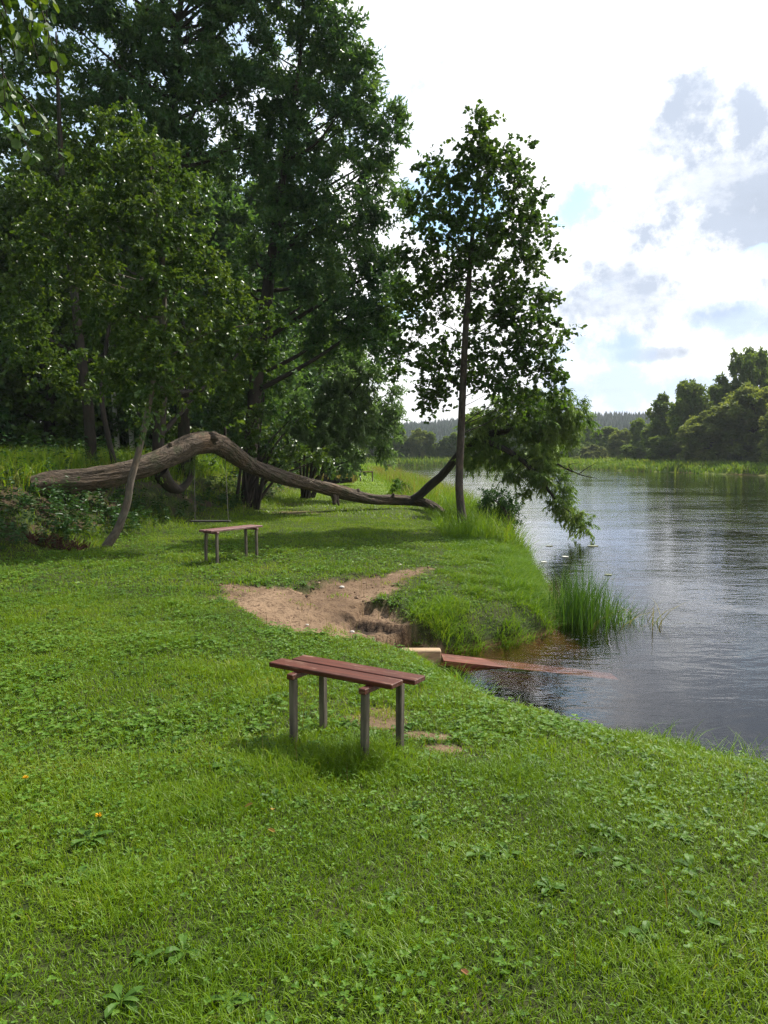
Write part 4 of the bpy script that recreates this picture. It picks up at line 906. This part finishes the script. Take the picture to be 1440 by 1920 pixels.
# near-forest prototypes (used 28-60 m away on the terrace)
FT = [proto('forest_tree', 14, rand_lobes(14, 3.6, 18, .1, 1), M['ash'], M['darkbark'], 5.5, (.7, 1.3), 18, 16, .24, .16, DIAMOND, .22),
      proto('forest_tree', 12, rand_lobes(12, 3.2, 18, .03, 2), M['broad'], M['darkbark'], 5.5, (.7, 1.2), 18, 16, .24, .17, DIAMOND, .2)]
fspots = [(-17, 28, 1.0, 'dark tree at the left edge beyond the terrace meadow'), (-13, 31, 1.05, 'dense dark tree behind the slim leaning trunk'), (-9.5, 33, 1.0, 'dark tree behind the birch pair'), (-21, 38, 1.2, 'tall tree deep in the wood at the left edge'), (-15.5, 40, 1.25, 'tall tree deep in the wood behind the meadow'), (-10.5, 41, 1.2, 'deep shaded tree behind the willow arch'), (-6.5, 36, 1.0, 'dark tree behind the broad ash, beside the shrubs'), (-5.5, 46, 1.05, 'tree rising behind the grey green willow shrub'), (-6, 58, 1.1, 'tree beyond the willow shrub by the far lawn'), (-5.5, 72, 1.0, 'bank tree past the far bench'), (-7, 88, 1.0, 'bank tree leaning over the far bend'), (-10, 108, 1.05, 'last tree of the near bank before the bend'), (-26, 30, 1.1, 'tree outside the meadow edge at far left'), (-13, 52, 1.3, 'tall tree at the back of the wood')]
used = set()
for k, (x, y, s, lab) in enumerate(fspots):
    i = k % 2; z = hz(x, y) - .1; rz = rng.uniform(0, 6.28); sc = (s * rng.uniform(.9, 1.1), s * rng.uniform(.9, 1.1), s)
    if i not in used:
        used.add(i); o = FT[i]; o.location = (x, y, z); o.rotation_euler = (0, 0, rz); o.scale = sc; o['label'] = lab; o['group'] = 'trees of the wood behind the lawn'
    else: dup(FT[i], (x, y, z), rz, sc, lab, 'trees of the wood behind the lawn')
# understory bushes closing the wood's lower edge
US = proto('understory_bush', 3.2, rand_lobes(3.2, 1.9, 9, .05, 5), M['broad'], M['darkbark'], 5, (.35, .7), 10, 12, .16, .11, DIAMOND, .06)
uspots = [(-19, 30, 'bush at the left edge of the wood'), (-15, 32, 'bush behind the meadow left of the terrace trunk'), (-11.5, 34, 'bush behind the terrace trunks'), (-8.5, 32, 'bush behind the birch pair'), (-6.2, 30, 'bush behind the arch of the fallen willow'), (-5.2, 33, 'bush beside the low dark shrub'), (-17, 36, 'bush deep in the shade of the wood'), (-13, 38, 'shaded bush between tall trees of the wood'), (-4.6, 42, 'bush beyond the willow shrub'), (-4.3, 52, 'bush near the dry grass of the far lawn'), (-4.4, 63, 'bush behind the far bench'), (-4.6, 80, 'bush on the bank past the far bench'), (-5, 98, 'bush near the bend of the river'), (-23, 34, 'bush outside the meadow at far left'), (-9.5, 38, 'bush in deep shade behind the arch')]
for k, (x, y, lab) in enumerate(uspots):
    s = rng.uniform(.8, 1.25); loc = (x, y, hz(x, y) - .1); rz = rng.uniform(0, 6.28)
    if k == 0: US.location = loc; US.rotation_euler = (0, 0, rz); tag(US, lab, 'bush', 'bushes under the wood')
    else: dup(US, loc, rz, (s * 1.2, s * 1.2, s), lab, 'bushes under the wood')['category'] = 'bush'
# far prototypes, 10 m tall
FP = {'green': proto('bank_tree', 10, rand_lobes(10, 3.0, 26, .02, 11), M['far'], M['darkbark'], 7, (.5, 1.0), 14, 14, .34, .25, DIAMOND),
      'dark': proto('bank_tree', 10, rand_lobes(10, 2.5, 26, .02, 12, .9), M['far'], M['darkbark'], 9, (.45, .8), 13, 14, .32, .24, DIAMOND),
      'olive': proto('bank_tree', 10, rand_lobes(10, 3.9, 30, .0, 13, .5), M['farolive'], M['darkbark'], 6, (.5, 1.0), 15, 15, .32, .2, DIAMOND),
      'grey': proto('bank_shrub', 10, rand_lobes(10, 6.5, 20, .05, 14, .5), M['fargrey'], M['darkbark'], 2.6, (.7, 1.3), 18, 15, .5, .3, DIAMOND),
      'open': proto('bank_tree', 10, rand_lobes(10, 3.1, 17, .3, 15, .5), M['far'], M['darkbark'], 7, (.45, .85), 12, 13, .3, .26, DIAMOND)}
done = set()
def put(kind, px, pytop, wpx, Y, lab, group, base=None, cat='tree'):
    while sdist(np.array([(px - CX) / F * Y]), np.array([Y]))[0] < (7 if kind != 'grey' else 9): Y += 1.0
    x = (px - CX) / F * Y; zb = hz(x, Y); top = P(px, pytop, Y)[2]; H = top - zb
    wid = {'green': 6.4, 'dark': 5.0, 'olive': 8.0, 'grey': 13.5, 'open': 6.2}[kind]
    sz = H / 10.3; sx = wpx / F * Y / wid; rz = rng.uniform(0, 6.28); o = FP[kind]
    if kind in done: o = dup(o, (x, Y, zb - .2), rz, (sx, sx, sz), lab, group)
    else: done.add(kind); o.location = (x, Y, zb - .2); o.rotation_euler = (0, 0, rz); o.scale = (sx, sx, sz); tag(o, lab, cat, group)
    o['category'] = cat
gr = 'trees on the far right bank'
for a in [('green', 1066, 792, 50, 165, 'distant tree just right of the hanging willow crown'), ('dark', 1102, 776, 34, 170, 'pointed distant tree beside the willow crown'), ('green', 1135, 795, 60, 150, 'rounded distant tree in the gap above the small grey bush'), ('olive', 1165, 800, 60, 140, 'olive tree behind the far meadow, left of the dark tree'), ('green', 1197, 778, 55, 132, 'broad green tree left of the dark pointed tree'),
          ('dark', 1238, 730, 62, 115, 'dark pointed tree at the left end of the tall bank trees'), ('green', 1292, 703, 84, 108, 'round topped dark green tree between pointed and tall trees'), ('dark', 1345, 693, 66, 112, 'dark tree left of the tallest open crowned tree'), ('open', 1395, 640, 86, 112, 'tallest tree on the far bank with an open lobed crown'), ('green', 1450, 655, 80, 114, 'tall tree at the right edge behind the olive willow'),
          ('olive', 1410, 712, 150, 96, 'large olive green willow before the tallest tree'), ('olive', 1330, 765, 110, 95, 'mid height olive willow on the bank below the round topped tree'), ('grey', 1290, 805, 85, 93, 'pale grey green willow bush at the meadow edge'), ('green', 1240, 812, 60, 100, 'low green bush tree below the dark pointed tree'), ('olive', 1480, 740, 120, 86, 'olive willow cut by the right edge of the view'), ('grey', 1385, 815, 80, 90, 'grey willow bush under the large olive willow'),
          ('dark', 1540, 650, 90, 108, 'dark tree beyond the right edge of the view'), ('olive', 1590, 720, 140, 92, 'wide willow beyond the right edge of the view'), ('green', 1180, 830, 50, 112, 'low bush at the far meadow left of the grey willows')]: put(*a, gr)
put('grey', 1110, 833, 62, 108, 'round grey bush standing alone in the far meadow', gr, cat='bush')
put('grey', 1215, 842, 46, 104, 'small grey bush at the back of the far meadow', gr, cat='bush')
put('grey', 1440, 825, 70, 84, 'leafy grey bush at the right edge of the far meadow', gr, cat='bush')
gl = 'trees across the bend of the river'
for a in [('green', 700, 800, 60, 140, 'tree at the left of the river bend'), ('dark', 752, 800, 40, 150, 'dark slim tree left of the olive pair across the bend'), ('olive', 785, 800, 44, 150, 'olive tree across the bend, left of the dark cone shaped tree'), ('green', 806, 805, 36, 152, 'light green tree next to the olive tree across the bend'), ('dark', 826, 822, 34, 149, 'dark cone shaped tree across the bend beside the alder trunk'), ('green', 850, 806, 44, 152, 'tree across the bend just behind the alder trunk'), ('olive', 885, 815, 50, 155, 'olive tree behind the alder and willow branch'), ('green', 925, 810, 55, 158, 'tree behind the hanging willow crown'), ('dark', 965, 800, 50, 160, 'dark tree behind the willow crown'), ('green', 1010, 800, 60, 162, 'green tree behind the drooping willow'), ('green', 660, 800, 60, 145, 'tree behind the shrubs near the bend'), ('olive', 735, 820, 40, 146, 'olive bush tree on the left shore of the bend')]: put(*a, gl)
for k_, o in FP.items():
    pass
# far meadow along the right bank and shore vegetation
def far_meadow():
    mb = MB()
    x, y = scatter(150000, 8, 75, 40, 150); d = sdist(x, y)
    k = (d > 0) & (d < 16) & (x > 14) & (rng.random(len(x)) < np.interp(d, [0, 3, 16], [1, .8, .25])); x, y, d = x[k], y[k], d[k]
    tu = .5 + 1.5 * fbm(x * .35, y * .35, 81)
    blades(mb, x, y, height(x, y, d), rng.uniform(.55, 1.0, len(x)) * (.5 + tu), rng.uniform(.1, .28, len(x)), rng.uniform(.1, .8, len(x)), None, 2, np.clip(rng.uniform(.1, .9, len(x)) * (.5 + tu), 0, 1))
    x, y = scatter(9000, -20, 20, 140, 152); d = sdist(x, y); k = (d > 0) & (d < 4); x, y = x[k], y[k]
    blades(mb, x, y, height(x, y), rng.uniform(.6, 1.5, len(x)), .2, rng.uniform(.1, .8, len(x)), None, 2)
    tag(mb.build('far_meadow_grass', M['farmeadow']), 'sunlit tall grass strip along the far bank of the river', 'grass', kind='stuff')
    mb = MB()
    x, y = scatter(15000, -300, 500, 520, 1100); z = height(x, y)
    H = rng.uniform(8, 14, len(x)); n = len(x)
    for lev in range(4):
        m = 7; a = np.linspace(0, 6.28, m, endpoint=False)[None] + rng.uniform(0, 6, n)[:, None]
        z0 = H * (.12 + .2 * lev); z1 = H * min(1, .5 + .17 * lev); w = H * (.17 - .035 * lev)
        rr = w[:, None] * rng.uniform(.65, 1.15, (n, m))
        ring = np.stack([x[:, None] + rr * np.cos(a), y[:, None] + rr * np.sin(a), np.repeat((z + z0)[:, None], m, 1) + rng.uniform(-.6, .6, (n, m))], -1)
        V = np.concatenate([ring, np.stack([x, y, z + z1], -1)[:, None]], 1)
        q = np.array([(i, (i + 1) % m, m) for i in range(m)])
        mb.add(V.reshape(-1, 3), (np.arange(n)[:, None, None] * (m + 1) + q[None]).reshape(-1, 3), np.repeat(rng.random(n), m))
    tag(mb.build('spruce_forest', M['spruce']), 'dark spruce forest covering the hill beyond the river bend', 'forest', kind='stuff')
far_meadow()
def haze():
    m, t = mat('haze')
    v = t.n('ShaderNodeVolumePrincipled', ins={'Color': (.86, .92, 1, 1), 'Density': HAZE, 'Anisotropy': .1})
    t.t.links.new(v.outputs[0], t.out.inputs[1])
    mb = MB(); x0, x1, y0, y1, z0, z1 = -900, 1100, -300, 1350, -7.5, 95
    v = [(x0, y0, z0), (x1, y0, z0), (x1, y1, z0), (x0, y1, z0), (x0, y0, z1), (x1, y0, z1), (x1, y1, z1), (x0, y1, z1)]
    mb.add(v, [(3, 2, 1, 0), (4, 5, 6, 7), (0, 1, 5, 4), (1, 2, 6, 5), (2, 3, 7, 6), (3, 0, 4, 7)])
    tag(mb.build('haze', m), 'thin bluish summer haze over the river valley', 'haze', kind='stuff')
HAZE = .00025
haze()
# ------------------------------------------------------------------ swing, far benches, debris
def swing():
    c = P(395, 977, 16.8); root = empty('swing_seat', c, 'low plank swing hanging on cords under the arched willow trunk', 'swing')
    mb = MB(); box(mb, (c[0], c[1], c[2]), (.42, .09, .014), None, .004); mb.build('plank', M['rope'], root)
    for px in (366, 428):
        for dy in (-.06, .06):
            a = P(px, 975, 16.8 + dy); b = P(px - (3 if px < 400 else 6), 838 if px < 400 else 848, 18.1 if px < 400 else 18.9)
            mb = MB(); tube(mb, [(*a, .006), (*((a + b) / 2), .006), (*b, .006)], 6, 6); mb.build('rope', M['rope'], root)
swing()
def far_bench(px, py, Y, wid, hgt, lab, name='plank_bench'):
    c = P(px, py, Y); z = hz(c[0], Y); root = empty(name, (c[0], Y, z), lab, 'bench', 'plank benches on posts on the lawn')
    mb = MB(); box(mb, (c[0], Y, z + hgt), (wid / 2, .18, .03), None, .006); mb.build('plank', M['redwood'], root)
    for sx in (-1, 1):
        for sy in (-1, 1):
            mb = MB(); box(mb, (c[0] + sx * wid * .45, Y + sy * .14, z + hgt / 2 - .06), (.035, .035, hgt / 2 + .028), None, .006); mb.build('leg', M['greywood'], root)
far_bench(687, 890, 46, 1.0 * .78, .55, 'small distant bench alone before the pale dry grass')
far_bench(625, 897, 42, 1.0, .6, 'dim distant bench half hidden under the shrub branches')
mb = MB(); tube(mb, px_path([(612, 903, 40, .12), (635, 902, 40, .13), (660, 900, 40, .11)]), 14, 9, .2, 3); _o = mb.build('log', M['darkbark'], smooth=True); tag(_o, 'dark log lying on the far lawn behind the fallen willow', 'log')
def litter():
    n = 1500; x = rng.uniform(-2.2, .8, n); y = rng.uniform(7.6, 12.2, n); g, _ = gully(x, y); k = (g < .12) & (rng.random(n) < .25 + .75 * (g > -.25)) & (sdist(x, y) > .05); x, y = x[k], y[k]; n = len(x)
    mb = MB(); sz = rng.uniform(.004, .014, n) * (1 + 1.3 * (rng.random(n) < .1)); u0 = unit(8)
    V = np.stack([x, y, height(x, y) + sz * .25], -1)[:, None] + sz[:, None, None] * (np.array([(1, 0, 0), (0, 1, 0), (-1, 0, 0), (0, -1, 0), (.1, .1, .8), (0, 0, -.6)])[None] * rng.uniform(.5, 1.2, (n, 6, 1)) + rng.normal(0, .15, (n, 6, 3)))
    q = np.array([(0, 1, 4), (1, 2, 4), (2, 3, 4), (3, 0, 4), (1, 0, 5), (2, 1, 5), (3, 2, 5), (0, 3, 5)])
    mb.add(V.reshape(-1, 3), (np.arange(n)[:, None, None] * 6 + q[None]).reshape(-1, 3), np.repeat(rng.random(n), 8))
    tag(mb.build('soil_crumbs', M['crumb']), 'loose crumbs of soil and grit scattered over the bare sandy path', 'soil crumbs', kind='stuff')
litter()
def debris():
    g = G(95, 1022, .1); n = 900
    a = rng.uniform(0, 6.28, n); r = np.sqrt(rng.random(n)); x = g[0] + r * .5 * np.cos(a); y = g[1] + .3 + r * .3 * np.sin(a); z = height(x, y) + .14 * (1 - r) * rng.random(n)
    mb = MB(); leaves(mb, np.stack([x, y, z], -1), nrm(unit(n) + np.array([0, 0, .1])), unit(n), rng.uniform(.05, .2, n), rng.uniform(.008, .04, n), DIAMOND)
    tag(mb.build('debris', M['debris']), 'heap of dark reddish twigs and dead leaves at the foot of the slope', 'debris heap', kind='stuff')
debris()
